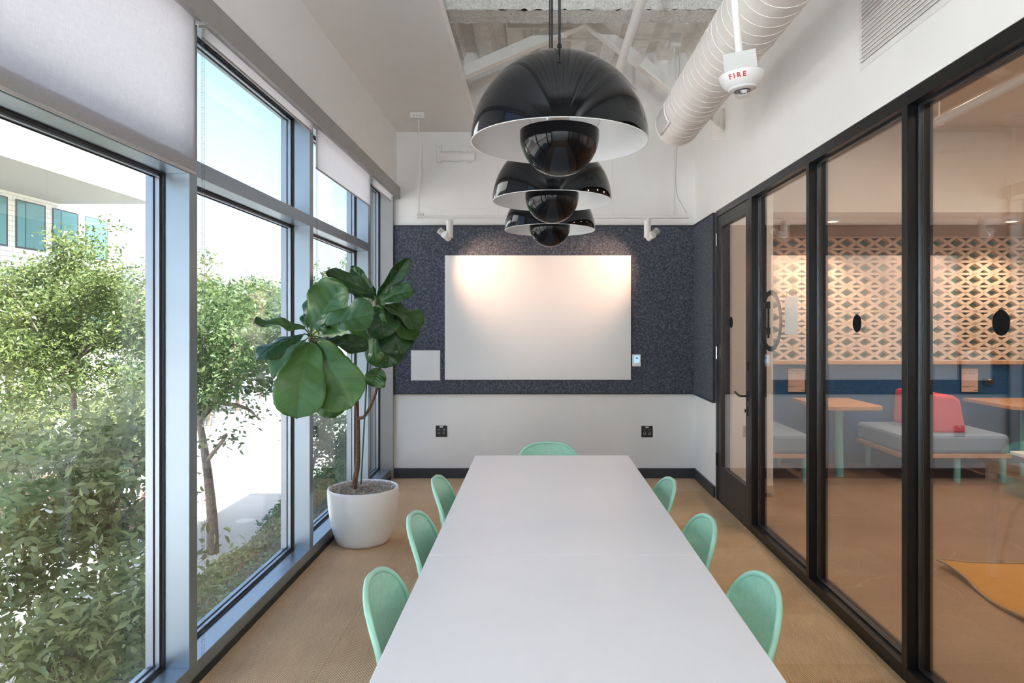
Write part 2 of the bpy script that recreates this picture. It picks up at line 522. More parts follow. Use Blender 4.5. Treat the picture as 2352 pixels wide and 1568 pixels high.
M['bwall'] = plain('white_render', (0.80, 0.79, 0.76), 0.85, var=0.02)
M['bsoffit'] = plain('soffit_render', (0.30, 0.285, 0.255), 0.85, var=0.02)
M['bglass'] = plain('green_tinted_glass', (0.10, 0.26, 0.27), 0.08, spec=0.7, var=0.1, vscale=0.5)
M['bframe'] = plain('dark_window_frame', (0.08, 0.085, 0.09), 0.5)
def brick_mat():
    m, nt, b = newmat('white_brick')
    tc = world_coords(nt)
    sx = nt.nodes.new('ShaderNodeSeparateXYZ'); nt.links.new(tc, sx.inputs[0])
    cb = nt.nodes.new('ShaderNodeCombineXYZ'); nt.links.new(sx.outputs[1], cb.inputs[0]); nt.links.new(sx.outputs[2], cb.inputs[1])
    br = nt.nodes.new('ShaderNodeTexBrick'); br.inputs['Scale'].default_value = 1.0
    br.inputs['Brick Width'].default_value = 0.6; br.inputs['Row Height'].default_value = 0.2; br.inputs['Mortar Size'].default_value = 0.012
    br.inputs['Color1'].default_value = (0.74, 0.71, 0.65, 1); br.inputs['Color2'].default_value = (0.80, 0.77, 0.71, 1); br.inputs['Mortar'].default_value = (0.50, 0.48, 0.44, 1)
    nt.links.new(cb.outputs[0], br.inputs['Vector']); nt.links.new(br.outputs[0], b.inputs['Base Color'])
    setp(b, Roughness=0.9)
    return m
M['brick'] = brick_mat()
M['clad'] = plain('pale_cladding', (0.66, 0.67, 0.66), 0.6, var=0.02)

# ================================================================== the room shell
XW = -1.469      # inner face of the window frames
XG = -1.617      # window glass
XR = 1.60        # room face of the right wall
YB = 6.90        # back wall
YF = -1.75       # wall behind the camera
ZS = 3.495       # soffit ceiling
ZD = 4.22        # underside of the steel deck

# floor: slab with carpet tiles laid on it
fl = thing('floor', kind='structure')
MB().box(XW, 1.75, YF, YB, -0.25, -0.006).build('floor_slab', M['earth'], fl)
tile_w, tile_l = 0.5, 0.54
tile_me = [None] * 3
ix = 0
x = XW
while x < XR - 0.01:
    x1 = min(x + tile_w, XR)
    iy = 0
    y = YB
    while y > YF + 0.01:
        y0 = max(y - tile_l, YF)
        mm = M['carpet'][(ix * 2 + iy * 3 + (ix * iy) % 2) % 3]
        MB().box(x + 0.0005, x1 - 0.0005, y0 + 0.0008, y - 0.0008, -0.006, 0).build('carpet_tile', mm, fl)
        y = y0; iy += 1
    x = x1; ix += 1

# back wall and side walls
w = MB(); w.box(-1.62, 1.75, YB, YB + 0.12, -0.25, 4.40).build('wall_back', M['wall'], origin=(0, YB, 0))['kind'] = 'structure'
w = MB(); w.box(-1.62, 1.75, YF - 0.12, YF, -0.25, 4.40).build('wall_front', M['wall'], origin=(0, YF, 0))['kind'] = 'structure'
w = MB()
w.box(-1.60, -1.418, YF, YB, 2.93, 4.40)
w.build('wall_left', M['wall'], origin=(-1.5, 2, 2.93))['kind'] = 'structure'
w = MB()
w.box(XR, 1.75, YF, YB, 2.56, 4.40)
w.box(XR, 1.75, 6.107, YB, 0, 2.56)
w.build('wall_right', M['wall'], origin=(1.7, 2, 0))['kind'] = 'structure'

# soffit ceiling on the window side
s = MB().box(-1.418, -0.59, YF, YB, ZS, ZS + 0.09).build('ceiling_soffit', M['ceil'], origin=(-1, 2, ZS)); s['kind'] = 'structure'

# steel deck: trapezoidal ribs running away from the camera
prof = []
px_ = -1.60
pitch = 0.30
while px_ < 1.75:
    prof += [(px_, ZD + 0.085), (px_ + 0.09, ZD + 0.085), (px_ + 0.125, ZD), (px_ + 0.265, ZD)]
    px_ += pitch
prof.append((px_, ZD + 0.085))
poly = prof + [(prof[-1][0], 4.40), (prof[0][0], 4.40)]
c = MB()
n = len(prof)
vs_ = [(p[0], YF, p[1]) for p in prof] + [(p[0], YB, p[1]) for p in prof]
c.add(vs_, [(i, i + 1, n + i + 1, n + i) for i in range(n - 1)])
dk = c.build('ceiling', M['deckm'], origin=(0, 2, ZD), fix=False); dk['kind'] = 'structure'
for k in range(2):
    xx = -0.05 + 0.9 * k
    MB().box(xx - 0.004, xx + 0.004, YF, YB, ZD - 0.004, ZD + 0.002).build('deck_seam', M['seam'], dk)

# sprayed I-beam across the room
b_ = MB()
yb0, yb1, zb = 5.10, 5.32, 3.90
def spray_box(mb, x0, x1, y0, y1, z0, z1, st=0.03, amp=0.005):
    nx = max(2, int((x1 - x0) / st)); ny = max(2, int((y1 - y0) / st)); nz = max(2, int((z1 - z0) / st))
    r = np.random.default_rng(3)
    def j(p): return (p[0], p[1] + r.normal(0, amp), p[2] + r.normal(0, amp))
    mb.grid(lambda u, v: j((x0 + u * (x1 - x0), y0 + v * (y1 - y0), z0)), nx, ny)
    mb.grid(lambda u, v: j((x0 + u * (x1 - x0), y0, z0 + v * (z1 - z0))), nx, nz)
    mb.grid(lambda u, v: j((x0 + u * (x1 - x0), y1, z0 + v * (z1 - z0))), nx, nz)
    mb.grid(lambda u, v: j((x0 + u * (x1 - x0), y0 + v * (y1 - y0), z1)), nx, ny)
spray_box(b_, -1.41, 1.59, yb0, yb1, zb, ZD)
bm_o = b_.build('steel_beam', M['spray'], smooth=60, fix=False); bm_o['kind'] = 'structure'

# chevron bracing: two steel angles meeting at a gusset plate under the deck
yc = 5.85
br = thing('steel_brace', kind='structure', loc=(0.3, yc, 3.2))
la, lb = at(1030, 182, yc), at(1345, 46, yc)
ra, rb = at(1338, 40, yc), at(1662, 292, yc)
for nm, a, b in (('brace_bar', la, lb), ('brace_bar', ra, rb)):
    m_ = MB(); m_.bar(a, b, 0.012, 0.115, up=(0, 0, 1))
    d = (b - a).normalized(); up = Vector((0, 1, 0)).cross(d)
    if up.z > 0: up = -up
    off = up * 0.0575 + Vector((0, -0.045, 0))
    m_.bar(a + off, b + off, 0.09, 0.012, up=up)
    m_.build(nm, M['steelw'], br)
g1, g2 = at(1165, 52, yc), at(1332, 66, yc)
MB().box(g1.x, g2.x, yc - 0.02, yc - 0.008, g2.z, ZD + 0.02).build('gusset_plate', M['steelw'], br)
MB().prism([(1.50, 3.12), (1.598, 3.12), (1.598, 3.40), (1.50, 3.36)], 'y', yc - 0.02, yc - 0.01).build('gusset_plate', M['steelw'], br)

# felt panels, trims and baseboards
FT, FB = 2.536, 0.859
MB().box(-1.436, XR, YB - 0.02, YB, FB, FT).build('wall_back_felt', M['felt'])['kind'] = 'structure'
MB().box(XR - 0.02, XR, 6.12, YB - 0.02, FB, FT).build('wall_right_felt', M['felt'])['kind'] = 'structure'
def trim(name, *bx, mat='trimd'):
    o = MB()
    for b in bx: o.box(*b)
    o = o.build(name, M[mat], bevel=0.002); o['kind'] = 'structure'; return o
trim('trim_1', (-1.443, XR, YB - 0.03, YB, FT, FT + 0.014))
trim('trim_2', (-1.443, XR, YB - 0.03, YB, FB - 0.012, FB))
trim('trim_3', (XR - 0.03, XR, 6.11, YB - 0.03, FT, FT + 0.014))
trim('trim_4', (XR - 0.03, XR, 6.11, YB - 0.03, FB - 0.012, FB))
trim('trim_5', (-1.449, -1.436, YB - 0.026, YB, FB, FT))
trim('trim_6', (XR - 0.026, XR, 6.108, 6.12, FB, FT))
trim('baseboard_back', (-1.44, XR, YB - 0.018, YB, 0, 0.100), mat='base')
trim('baseboard_right', (XR - 0.018, XR, 6.112, YB - 0.018, 0, 0.100), mat='base')
trim('baseboard_front', (-1.44, XR, YF, YF + 0.018, 0, 0.100), mat='base')

# ================================================================== window wall
MC = [-1.675, -0.143, 1.389, 2.921, 4.453, 5.985]        # mullion centres
SP = [(YF, -1.675), (-1.675, -0.143), (-0.143, 1.389), (1.389, 2.921), (2.921, 4.453), (4.453, 5.985), (5.985, YB)]
order = {3: 1, 4: 2, 5: 3, 6: 4, 2: 5, 1: 6, 0: 7}
hw = 0.034
ZSILL, ZT0, ZT1, ZH = 0.095, 2.188, 2.259, 2.88
for i, (ya, yb) in enumerate(SP):
    wdw = thing('window_%d' % order[i], kind='structure', loc=(XW, (ya + yb) / 2, 0))
    y0 = ya + hw if i else ya
    last = i == len(SP) - 1
    y1 = yb - hw if not last else yb - 0.05
    # mullion at the far end
    if not last:
        MB().box(XW, -1.572, yb - hw, yb + hw, 0.0, 2.93).build('mullion', M['alu'], wdw, bevel=0.002)
        MB().box(-1.572, -1.66, yb - 0.026, yb + 0.026, 0.0, 2.93).build('mullion_back', M['alud'], wdw)
    else:
        MB().box(-1.443, -1.66, y1, yb, 0, 2.93).build('jamb', M['valance'], wdw, bevel=0.002)
    # curb with sloping sill
    MB().box(XW, -1.66, y0, y1, 0.0, ZSILL).build('sill', M['alu'], wdw, bevel=0.002)
    MB().box(XW + 0.0005, XW + 0.006, ya if i else ya, yb, 0.0, 0.03).build('sill_gasket', M['gasket'], wdw)
    MB().box(XW - 0.02, -1.66, y0, y1, ZH, 2.93).build('head', M['alu'], wdw)
    cells = [(ZSILL, ZT0), (ZT1, ZH)] if not last else [(ZSILL, ZH)]
    if not last:
        MB().box(XW, -1.66, y0, y1, ZT0, ZT1).build('transom', M['alu'], wdw, bevel=0.002)
    for (za, zb_) in cells:
        # black gasket round the bay, then the glazing bead and the pane
        g = MB()
        for (a, b, c_, d) in ((y0, y0 + 0.006, za, zb_), (y1 - 0.006, y1, za, zb_), (y0, y1, za, za + 0.006), (y0, y1, zb_ - 0.006, zb_)):
            g.box(-1.572, -1.586, a, b, c_, d)
        g.build('gasket', M['gasket'], wdw)
        g = MB()
        for (a, b, c_, d) in ((y0, y0 + 0.016, za, zb_), (y1 - 0.016, y1, za, zb_), (y0, y1, za, za + 0.016), (y0, y1, zb_ - 0.016, zb_)):
            g.box(-1.588, -1.608, a, b, c_, d)
        g.build('glazing_bead', M['alud'], wdw)
        g = MB()
        for (a, b, c_, d) in ((y0, y0 + 0.020, za, zb_), (y1 - 0.020, y1, za, zb_), (y0, y1, za, za + 0.02), (y0, y1, zb_ - 0.02, zb_)):
            g.box(-1.608, -1.613, a, b, c_, d)
        g.build('spacer', M['gasket'], wdw)
        MB().box(XG - 0.004, XG + 0.004, y0 + 0.001, y1 - 0.001, za + 0.001, zb_ - 0.001).build('pane', M['pane'], wdw)

# valance in front of the blinds
va = thing('trim_7', kind='structure', loc=(-1.40, 2, 2.817))
edges = [YF, 0.62, 2.98, 4.62, YB]
for k in range(len(edges) - 1):
    MB().box(-1.402, -1.380, edges[k] + 0.0008, edges[k + 1] - 0.0008, 2.817, 2.932).build('valance_board', M['valance'], va, bevel=0.002)
MB().box(-1.47, -1.402, YF, YB, 2.918, 2.932).build('valance_top', M['wmetal'], va)

# roller blinds
def beads(mb, x, y, z0, z1, st=0.0065, r=0.0024):
    nb = int((z1 - z0) / st)
    for k in range(nb):
        z = z0 + k * st
        mb.add([(x + r, y, z), (x, y + r, z), (x - r, y, z), (x, y - r, z), (x, y, z + r), (x, y, z - r)],
               [(0, 1, 4), (1, 2, 4), (2, 3, 4), (3, 0, 4), (1, 0, 5), (2, 1, 5), (3, 2, 5), (0, 3, 5)])
blinds = [(0, -1.66, -0.16, 2.62, 'light grey roller blind of the window bay behind the table end', 0),
          (1, -0.13, 1.375, 2.45, 'light grey roller blind of the bay nearest the viewer', 0),
          (2, 1.405, 2.912, 2.187, 'large grey roller blind drawn to the transom at the left edge', 1),
          (3, 2.962, 4.440, 2.790, 'grey roller blind rolled almost fully up over the clear second window', 1),
          (4, 4.492, 5.975, 2.576, 'cream roller blind half lowered above the fig plant', 1),
          (5, 6.02, 6.83, 2.775, 'short roller blind rolled up over the narrow far window', 1)]
for k, ya, yb, zb_, lab, ch in blinds:
    if k < 2: continue
    t = thing('roller_blind', lab, 'blind', (-1.44, (ya + yb) / 2, 2.86), group='roller blinds on the window wall')
    MB().tube([(-1.435, ya, 2.868), (-1.435, yb, 2.868)], 0.026, 16).build('roller', M['shade'], t, smooth=40)
    MB().box(-1.4545, -1.4555, ya + 0.004, yb - 0.004, zb_ + 0.004, 2.87).build('fabric', M['shade'], t)
    MB().box(-1.452, -1.458, ya + 0.004, yb - 0.004, zb_, zb_ + 0.012).build('hem_bar', M['hem'], t, bevel=0.001)
    for yy in (ya - 0.012, yb + 0.002):
        MB().box(-1.46, -1.405, yy, yy + 0.006, 2.83, 2.915).build('bracket', M['wmetal'], t)
    if ch:
        yy = ya - 0.004
        zlow = 0.115 if k == 3 else (0.26 if k == 4 else 0.14)
        for yo in (yy - 0.006, yy + 0.012 if k == 3 else yy + 0.02):
            bb = MB(); beads(bb, -1.448, yo, zlow, 2.86)
            tag(bb.build('bead_chain', M['beads'], t, fix=False), kind='stuff')

# ================================================================== glazed partition on the right
PX0, PX1, PXG = 1.60, 1.712, 1.655
PT = 2.558
posts = [(-1.30, -1.254), (-0.24, -0.194), (0.822, 0.868), (1.886, 1.932), (2.949, 2.995), (4.015, 4.058), (5.085, 5.160)]
dots = {4: 2.425, 5: 3.516, 3: 1.36}
pn = 7
for k in range(len(posts)):
    pn += 1
    p = thing('window_%d' % pn, kind='structure', loc=(PX0, posts[k][0], 0))
    ya, yb = posts[k]
    MB().box(PX0, PX1, ya, yb, 0, PT).build('post', M['blackf'], p, bevel=0.0015)
    y0 = posts[k - 1][1] if k else YF
    MB().box(PX0, PX1, y0, ya, 0, 0.060).build('bottom_rail', M['blackf'], p, bevel=0.0015)
    MB().box(PX0, PX1, y0, ya, PT - 0.060, PT).build('top_rail', M['blackf'], p, bevel=0.0015)
    g = MB()
    for (a, b, c_, d) in ((y0, y0 + 0.012, 0.06, PT - 0.06), (ya - 0.012, ya, 0.06, PT - 0.06), (y0, ya, 0.06, 0.072), (y0, ya, PT - 0.072, PT - 0.06)):
        g.box(PXG - 0.012, PXG + 0.012, a, b, c_, d)
    g.build('glazing_bead', M['bead'], p, bevel=0.0015)
    pane = MB().box(PXG - 0.005, PXG + 0.005, y0 + 0.012, ya - 0.012, 0.072, PT - 0.072).build('pane', M['ppane'], p)
    if k in dots:
        MB().disc((PXG - 0.0062, dots[k], 1.556), 0.046, 'x', 40, 0.0012).build('vinyl_dot', M['frost'], pane)

# ring pull on the pane next to the door post
t = thing('ring_handle', 'large flat black ring pull on the glass beside the door post', 'door handle', (PXG, 4.96, 1.58))
rg = MB()
rc = Vector((1.694, 4.945, 1.576)); ro, ri = 0.222, 0.186
rg.lathe([(ri, -0.004), (ro, -0.004), (ro, 0.004), (ri, 0.004), (ri, -0.004)], rc, 64, 'x')
rg.build('ring', M['blackp'], t, smooth=40)
rg = MB().box(1.688, 1.700, 4.985, 5.005, 1.45, 1.72).build('grip_bar', M['blackp'], t, bevel=0.002)
for z in (1.478, 1.665):
    MB().box(1.661, 1.702, 4.975, 5.015, z, z + 0.05).build('stand_off', M['blackp'], t, bevel=0.002)

# notice hung on the glass
t = thing('hanging_notice', 'blank white paper notice hung on the glass by two tabs', 'sign', (1.672, 4.48, 1.486))
MB().box(1.669, 1.672, 4.376, 4.592, 1.486, 1.735).build('sheet', M['paper'], t)
for y in (4.40, 4.565):
    MB().tube([(1.671, y, 1.733), (1.671, y, 1.765), (1.664, y, 1.775)], 0.0018, 6).build('tab', M['bead'], t)

# door in the partition
d = thing('door_1', kind='structure', loc=(PX0, 5.63, 0))
YA, YBD = 5.160, 6.107
f = MB()
f.box(PX0, PX1, 6.045, YBD, 0, PT); f.box(PX0, PX1, YA, 6.045, PT - 0.055, PT)
f.build('door_frame', M['blackd'], d, bevel=0.0015)
ly0, ly1, lz0, lz1 = 5.164, 6.042, 0.012, PT - 0.058
lx0, lx1 = 1.606, 1.650
lf = MB()
lf.box(lx0, lx1, ly0, ly0 + 0.085, lz0, lz1); lf.box(lx0, lx1, ly1 - 0.085, ly1, lz0, lz1)
lf.box(lx0, lx1, ly0 + 0.085, ly1 - 0.085, lz0, 0.31); lf.box(lx0, lx1, ly0 + 0.085, ly1 - 0.085, lz1 - 0.10, lz1)
leaf = lf.build('door_leaf', M['blackd'], d, bevel=0.0015)
dp = MB().box(1.624, 1.632, ly0 + 0.085, ly1 - 0.085, 0.31, lz1 - 0.10).build('pane', M['ppane'], d)
MB().disc((1.6228, 5.70, 1.568), 0.047, 'x', 40, 0.0012).build('vinyl_dot', M['frost'], dp)
for z in (0.36, 1.30, 2.30):
    MB().tube([(1.592, 6.048, z - 0.055), (1.592, 6.048, z + 0.055)], 0.008, 10).build('hinge', M['chrome'] if z > 1 else M['blackp'], d, smooth=40)
h = MB().box(1.598, 1.606, 5.185, 5.225, 0.965, 1.045).build('handle_plate', M['blackp'], d, bevel=0.002)
MB().tube([(1.60, 5.205, 1.005), (1.555, 5.205, 1.005), (1.548, 5.23, 1.006), (1.548, 5.30, 1.018), (1.552, 5.345, 1.022)], 0.009, 10).build('lever', M['blackp'], h, smooth=40)
h = MB().box(1.598, 1.606, 5.187, 5.223, 0.855, 0.925).build('lock_plate', M['blackp'], d, bevel=0.002)
MB().tube([(1.60, 5.205, 0.892), (1.580, 5.205, 0.892)], 0.013, 14).build('lock_cylinder', M['chrome'], h, smooth=40)
MB().box(1.594, 1.606, 5.165, 5.185, 1.20, 1.27).build('latch', M['blackp'], d)

# ================================================================== things in the room
# two tables pushed end to end
TX0, TX1 = -0.381, 0.567
def table(y0, y1, lab):
    t = thing('meeting_table', lab, 'table', ((TX0 + TX1) / 2, (y0 + y1) / 2, 0), group='meeting tables pushed end to end')
    MB().box(TX0, TX1, y0, y1, 0.708, 0.740).build('table_top', M['tabletop'], t, bevel=0.0025)
    for x in (TX0 + 0.035, TX1 - 0.085):
        MB().box(x, x + 0.05, y0 + 0.06, y1 - 0.06, 0.655, 0.708).build('apron', M['wmetal'], t, bevel=0.002)
        for y in (y0 + 0.04, y1 - 0.045):
            MB().box(x, x + 0.042, y, y + 0.042, 0, 0.708).build('leg', M['wmetal'], t, bevel=0.003)
    return t
table(2.401, 4.23, 'white laminate table, the farther of two set end to end')
table(0.572, 2.399, 'white laminate table filling the foreground, nearer of two set end to end')

# moulded shell chairs
PROF = [(0.232, 0.405), (0.236, 0.425), (0.222, 0.440), (0.17, 0.437), (0.09, 0.428), (0.0, 0.420), (-0.08, 0.418), (-0.14, 0.432), (-0.178, 0.466),
        (-0.198, 0.515), (-0.212, 0.57), (-0.224, 0.63), (-0.234, 0.675), (-0.244, 0.715), (-0.253, 0.748), (-0.262, 0.770)]
def catmull(P, n):
    out = []
    P = [Vector(p).to_3d() for p in P]
    Q = [P[0] * 2 - P[1]] + P + [P[-1] * 2 - P[-2]]
    for i in range(1, len(Q) - 2):
        for k in range(n):
            t = k / n
            p0, p1, p2, p3 = Q[i - 1], Q[i], Q[i + 1], Q[i + 2]
            out.append(0.5 * ((2 * p1) + (p2 - p0) * t + (2 * p0 - 5 * p1 + 4 * p2 - p3) * t * t + (3 * p1 - p0 - 3 * p2 + p3) * t ** 3))
    out.append(P[-1])
    return out
CP = catmull([(a, b, 0) for a, b in PROF], 6)
LEN = [0.0]
for i in range(1, len(CP)): LEN.append(LEN[-1] + (CP[i] - CP[i - 1]).length)
LT = LEN[-1]
def prof_at(s):
    d = max(0.0, min(1.0, s)) * LT
    for i in range(1, len(CP)):
        if LEN[i] >= d:
            k = (d - LEN[i - 1]) / max(1e-9, LEN[i] - LEN[i - 1])
            return CP[i - 1].lerp(CP[i], k)
    return CP[-1]
def interp(x, pts):
    for i in range(1, len(pts)):
        if x <= pts[i][0]:
            a, b = pts[i - 1], pts[i]
            k = (x - a[0]) / (b[0] - a[0]); k = k * k * (3 - 2 * k)
            return a[1] + (b[1] - a[1]) * k
    return pts[-1][1]
def half_w(s):
    w = interp(s, [(0, 0.215), (0.25, 0.232), (0.5, 0.228), (0.68, 0.212), (0.82, 0.212), (1, 0.208)])
    if s > 0.72:
        q = (s - 0.72) / 0.28; w *= (1 - q ** 2.75) ** (1 / 2.75)
    if s < 0.10:
        q = (0.10 - s) / 0.10; w *= (1 - q ** 3.2) ** (1 / 3.2) if q < 1 else 0
    return w
def shell_pt(s, t):
    p = prof_at(s); w = half_w(s)
    seat = interp(s, [(0, 0.1), (0.15, 0.5), (0.45, 1.0), (0.6, 1.0), (0.8, 0.8), (1, 0.35)])
    up = interp(s, [(0, 1), (0.42, 1), (0.62, 0), (1, 0)])
    c = abs(t) ** 2.4 * 0.052 * seat * min(1, w / 0.17)
    return (t * w, p.x + c * (1 - up), p.y + c * up)
def make_chair():
    t = thing('shell_chair', None, 'chair', (0, 0, 0))
    S = [0.5 - 0.5 * math.cos(math.pi * (i / 56)) for i in range(57)]
    S = [0.0015 + 0.997 * s for s in S]
    T = [-1 + 2 * j / 20 for j in range(21)]
    m = MB()
    v = [shell_pt(s, q) for s in S for q in T]
    m.add(v, [(i * 21 + j, i * 21 + j + 1, (i + 1) * 21 + j + 1, (i + 1) * 21 + j) for i in range(56) for j in range(20)])
    o = m.build('shell', M['shell'], t, smooth=180)
    md = o.modifiers.new('thick', 'SOLIDIFY'); md.thickness = 0.006; md.offset = 0
    loop = [shell_pt(s, 1) for s in S] + [shell_pt(S[-1], q) for q in T[::-1][1:-1]] + [shell_pt(s, -1) for s in S[::-1]] + [shell_pt(S[0], q) for q in T[1:-1]]
    pts = [Vector(p) for p in loop]
    cl = [pts[0]]
    for p in pts[1:]:
        if (p - cl[-1]).length > 0.006: cl.append(p)
    MB().tube(cl, 0.0095, 8, closed=True).build('rolled_edge', M['shellrim'], t, smooth=180)
    for sx in (-1, 1):
        for (ys, yf) in ((0.12, 0.20), (-0.10, -0.20)):
            MB().tube([(sx * 0.14, ys, 0.415), (sx * 0.165, (ys + yf) / 2, 0.33), (sx * 0.205, yf, 0.012)], 0.008, 8).build('leg', M['chairleg'], t, smooth=50)
            MB().lathe([(0.001, 0), (0.014, 0), (0.014, 0.008), (0.009, 0.014), (0.001, 0.014)], (sx * 0.205, yf, 0), 12).build('glide', M['blackp'], t)
    MB().tube([(-0.15, 0.11, 0.395), (0.15, 0.11, 0.395)], 0.007, 8).build('stretcher', M['chairleg'], t)
    MB().tube([(-0.15, -0.09, 0.395), (0.15, -0.09, 0.395)], 0.007, 8).build('stretcher', M['chairleg'], t)
    return t
chair0 = make_chair()
spots = [(-0.256, 2.104, -90, 'seafoam shell chair on the window side, nearest the viewer'),
         (-0.256, 2.776, -90, 'seafoam shell chair on the window side, middle of its three'),
         (-0.262, 3.453, -90, 'seafoam shell chair on the window side, farthest, right of the white planter'),
         (0.452, 2.070, 90, 'seafoam shell chair on the glass partition side, nearest the viewer'),
         (0.440, 2.730, 90, 'seafoam shell chair on the glass partition side, middle of its three'),
         (0.422, 3.410, 90, 'seafoam shell chair on the glass partition side, farthest, near the door stop'),
         (0.074, 4.255, 180, 'seafoam shell chair at the far head of the table below the whiteboard')]
for i, (x, y, a, lab) in enumerate(spots):
    c = chair0 if i == 0 else copy_tree(chair0)
    c.location = (x, y, 0); c.rotation_euler = (0, 0, math.radians(a))
    tag(c, lab, 'chair', 'seafoam chairs around the table')

# ------------------------------------------------------------------ pendant lamps
def make_pendant():
    R, r = 0.25, 0.1125
    t = thing('pendant_lamp', None, 'lamp', (0, 0, 0))
    N = 28
    pr = [(R * math.cos(a), R * math.sin(a)) for a in [math.pi / 2 * k / N for k in range(N + 1)]]
    pr[-1] = (0.0005, R)
    MB().lathe(pr, (0, 0, 0), 96).build('upper_shade', M['gloss'], t, smooth=180)
    pi_ = [((R - 0.003) * math.cos(a), (R - 0.003) * math.sin(a)) for a in [math.pi / 2 * k / N for k in range(N + 1)]]
    pi_[-1] = (0.0005, R - 0.003)
    MB().lathe([(R, 0), (R, -0.0015), (R - 0.003, -0.0015), (R - 0.003, 0)] + pi_, (0, 0, 0), 96).build('shade_lining', M['domein'], t, smooth=60)
    zc = 0.020
    lo = [(r, zc + 0.012), (r, zc)] + [(r * math.cos(a), zc - r * math.sin(a)) for a in [math.pi / 2 * k / N for k in range(1, N + 1)]]
    lo[-1] = (0.0005, zc - r)
    MB().lathe(lo, (0, 0, 0), 80).build('lower_shade', M['gloss'], t, smooth=180)
    li = [(q[0] * 0.975, zc + (q[1] - zc) * 0.975) for q in lo]
    MB().lathe([lo[0], li[0]] + li[1:], (0, 0, 0.0005), 80).build('lower_lining', M['domein'], t, smooth=60)
    MB().lathe([(0.0005, 0.055), (0.028, 0.066), (0.036, 0.095), (0.030, 0.122), (0.017, 0.145), (0.017, 0.165)], (0, 0, 0), 24).build('bulb', M['bulb'], t, smooth=60)
    MB().lathe([(0.022, 0.15), (0.022, 0.235), (0.001, 0.235)], (0, 0, 0), 24).build('lamp_holder', M['wplastic'], t, smooth=40)
    for k in range(3):
        a = math.radians(250 + 120 * k)
        MB().tube([((r - 0.012) * math.cos(a), (r - 0.012) * math.sin(a), zc + 0.01), (0.17 * math.cos(a), 0.17 * math.sin(a), 0.18)], 0.0013, 6).build('wire', M['chrome'], t)
        MB().lathe([(0.0005, -0.003), (0.003, 0), (0.0005, 0.003)], ((r - 0.008) * math.cos(a), (r - 0.008) * math.sin(a), zc + 0.010), 8).build('stud', M['chrome'], t)
    MB().lathe([(0.017, R - 0.004), (0.017, R + 0.002), (0.009, R + 0.006), (0.006, R + 0.03), (0.0005, R + 0.03)], (0, 0, 0), 20).build('ferrule', M['gloss'], t, smooth=40)
    MB().tube([(0, 0, R + 0.028), (0, 0, 2.15)], 0.0042, 8).build('cord', M['cord'], t)
    MB().lathe([(0.0005, 2.15), (0.05, 2.15), (0.055, 2.13), (0.045, 2.12), (0.0005, 2.12)], (0, 0, 0), 24).build('canopy', M['blackp'], t, smooth=40)
    return t
p0 = make_pendant()
for i, (x, y, dz, lab) in enumerate([(0.064, 1.933, 0.513, 'big glossy black dome pendant in front, nearest of the three'),
                                     (0.064, 2.872, 0.518, 'glossy black dome pendant in the middle of the row of three'),
                                     (0.072, 3.780, 0.522, 'glossy black dome pendant farthest back, just above the whiteboard')]):
    p = p0 if i == 0 else copy_tree(p0)
    p.location = (x, y, HC + dz)
    tag(p, lab, 'lamp', 'black dome pendants over the table')

# ------------------------------------------------------------------ things on the back wall
t = thing('whiteboard', 'large frameless white glass board on the dark felt wall', 'whiteboard', (0.01, YB - 0.02, 0.995))
MB().box(-0.924, 0.946, YB - 0.040, YB - 0.024, 0.995, 2.245).build('glass_panel', M['board'], t, bevel=0.003)
for x in (-0.85, 0.87):
    for z in (1.06, 2.18):
        MB().tube([(x, YB - 0.026, z), (x, YB - 0.0201, z)], 0.012, 12).build('stand_off', M['wmetal'], t)
t = thing('access_panel', 'blank white square access panel set in the felt left of the whiteboard', 'panel', (-1.12, YB - 0.02, 0.987))
MB().box(-1.267, -0.972, YB - 0.028, YB - 0.019, 0.987, 1.290).build('frame', M['wmetal'], t, bevel=0.001)
MB().box(-1.260, -0.979, YB - 0.031, YB - 0.027, 0.994, 1.283).build('cover', M['wplastic'], t, bevel=0.001)
t = thing('thermostat', 'small white thermostat with a blue screen beside the whiteboard', 'thermostat', (1.0, YB - 0.02, 1.13))
MB().box(0.960, 1.046, YB - 0.044, YB - 0.019, 1.129, 1.250).build('housing', M['wplastic'], t, bevel=0.006)
scr = MB().box(0.978, 1.032, YB - 0.046, YB - 0.043, 1.166, 1.238).build('screen', M['screen'], t)
MB().box(0.994, 1.001, YB - 0.0468, YB - 0.0458, 1.207, 1.222).box(1.004, 1.013, YB - 0.0468, YB - 0.0458, 1.204, 1.222).build('readout', M['ink'], scr)
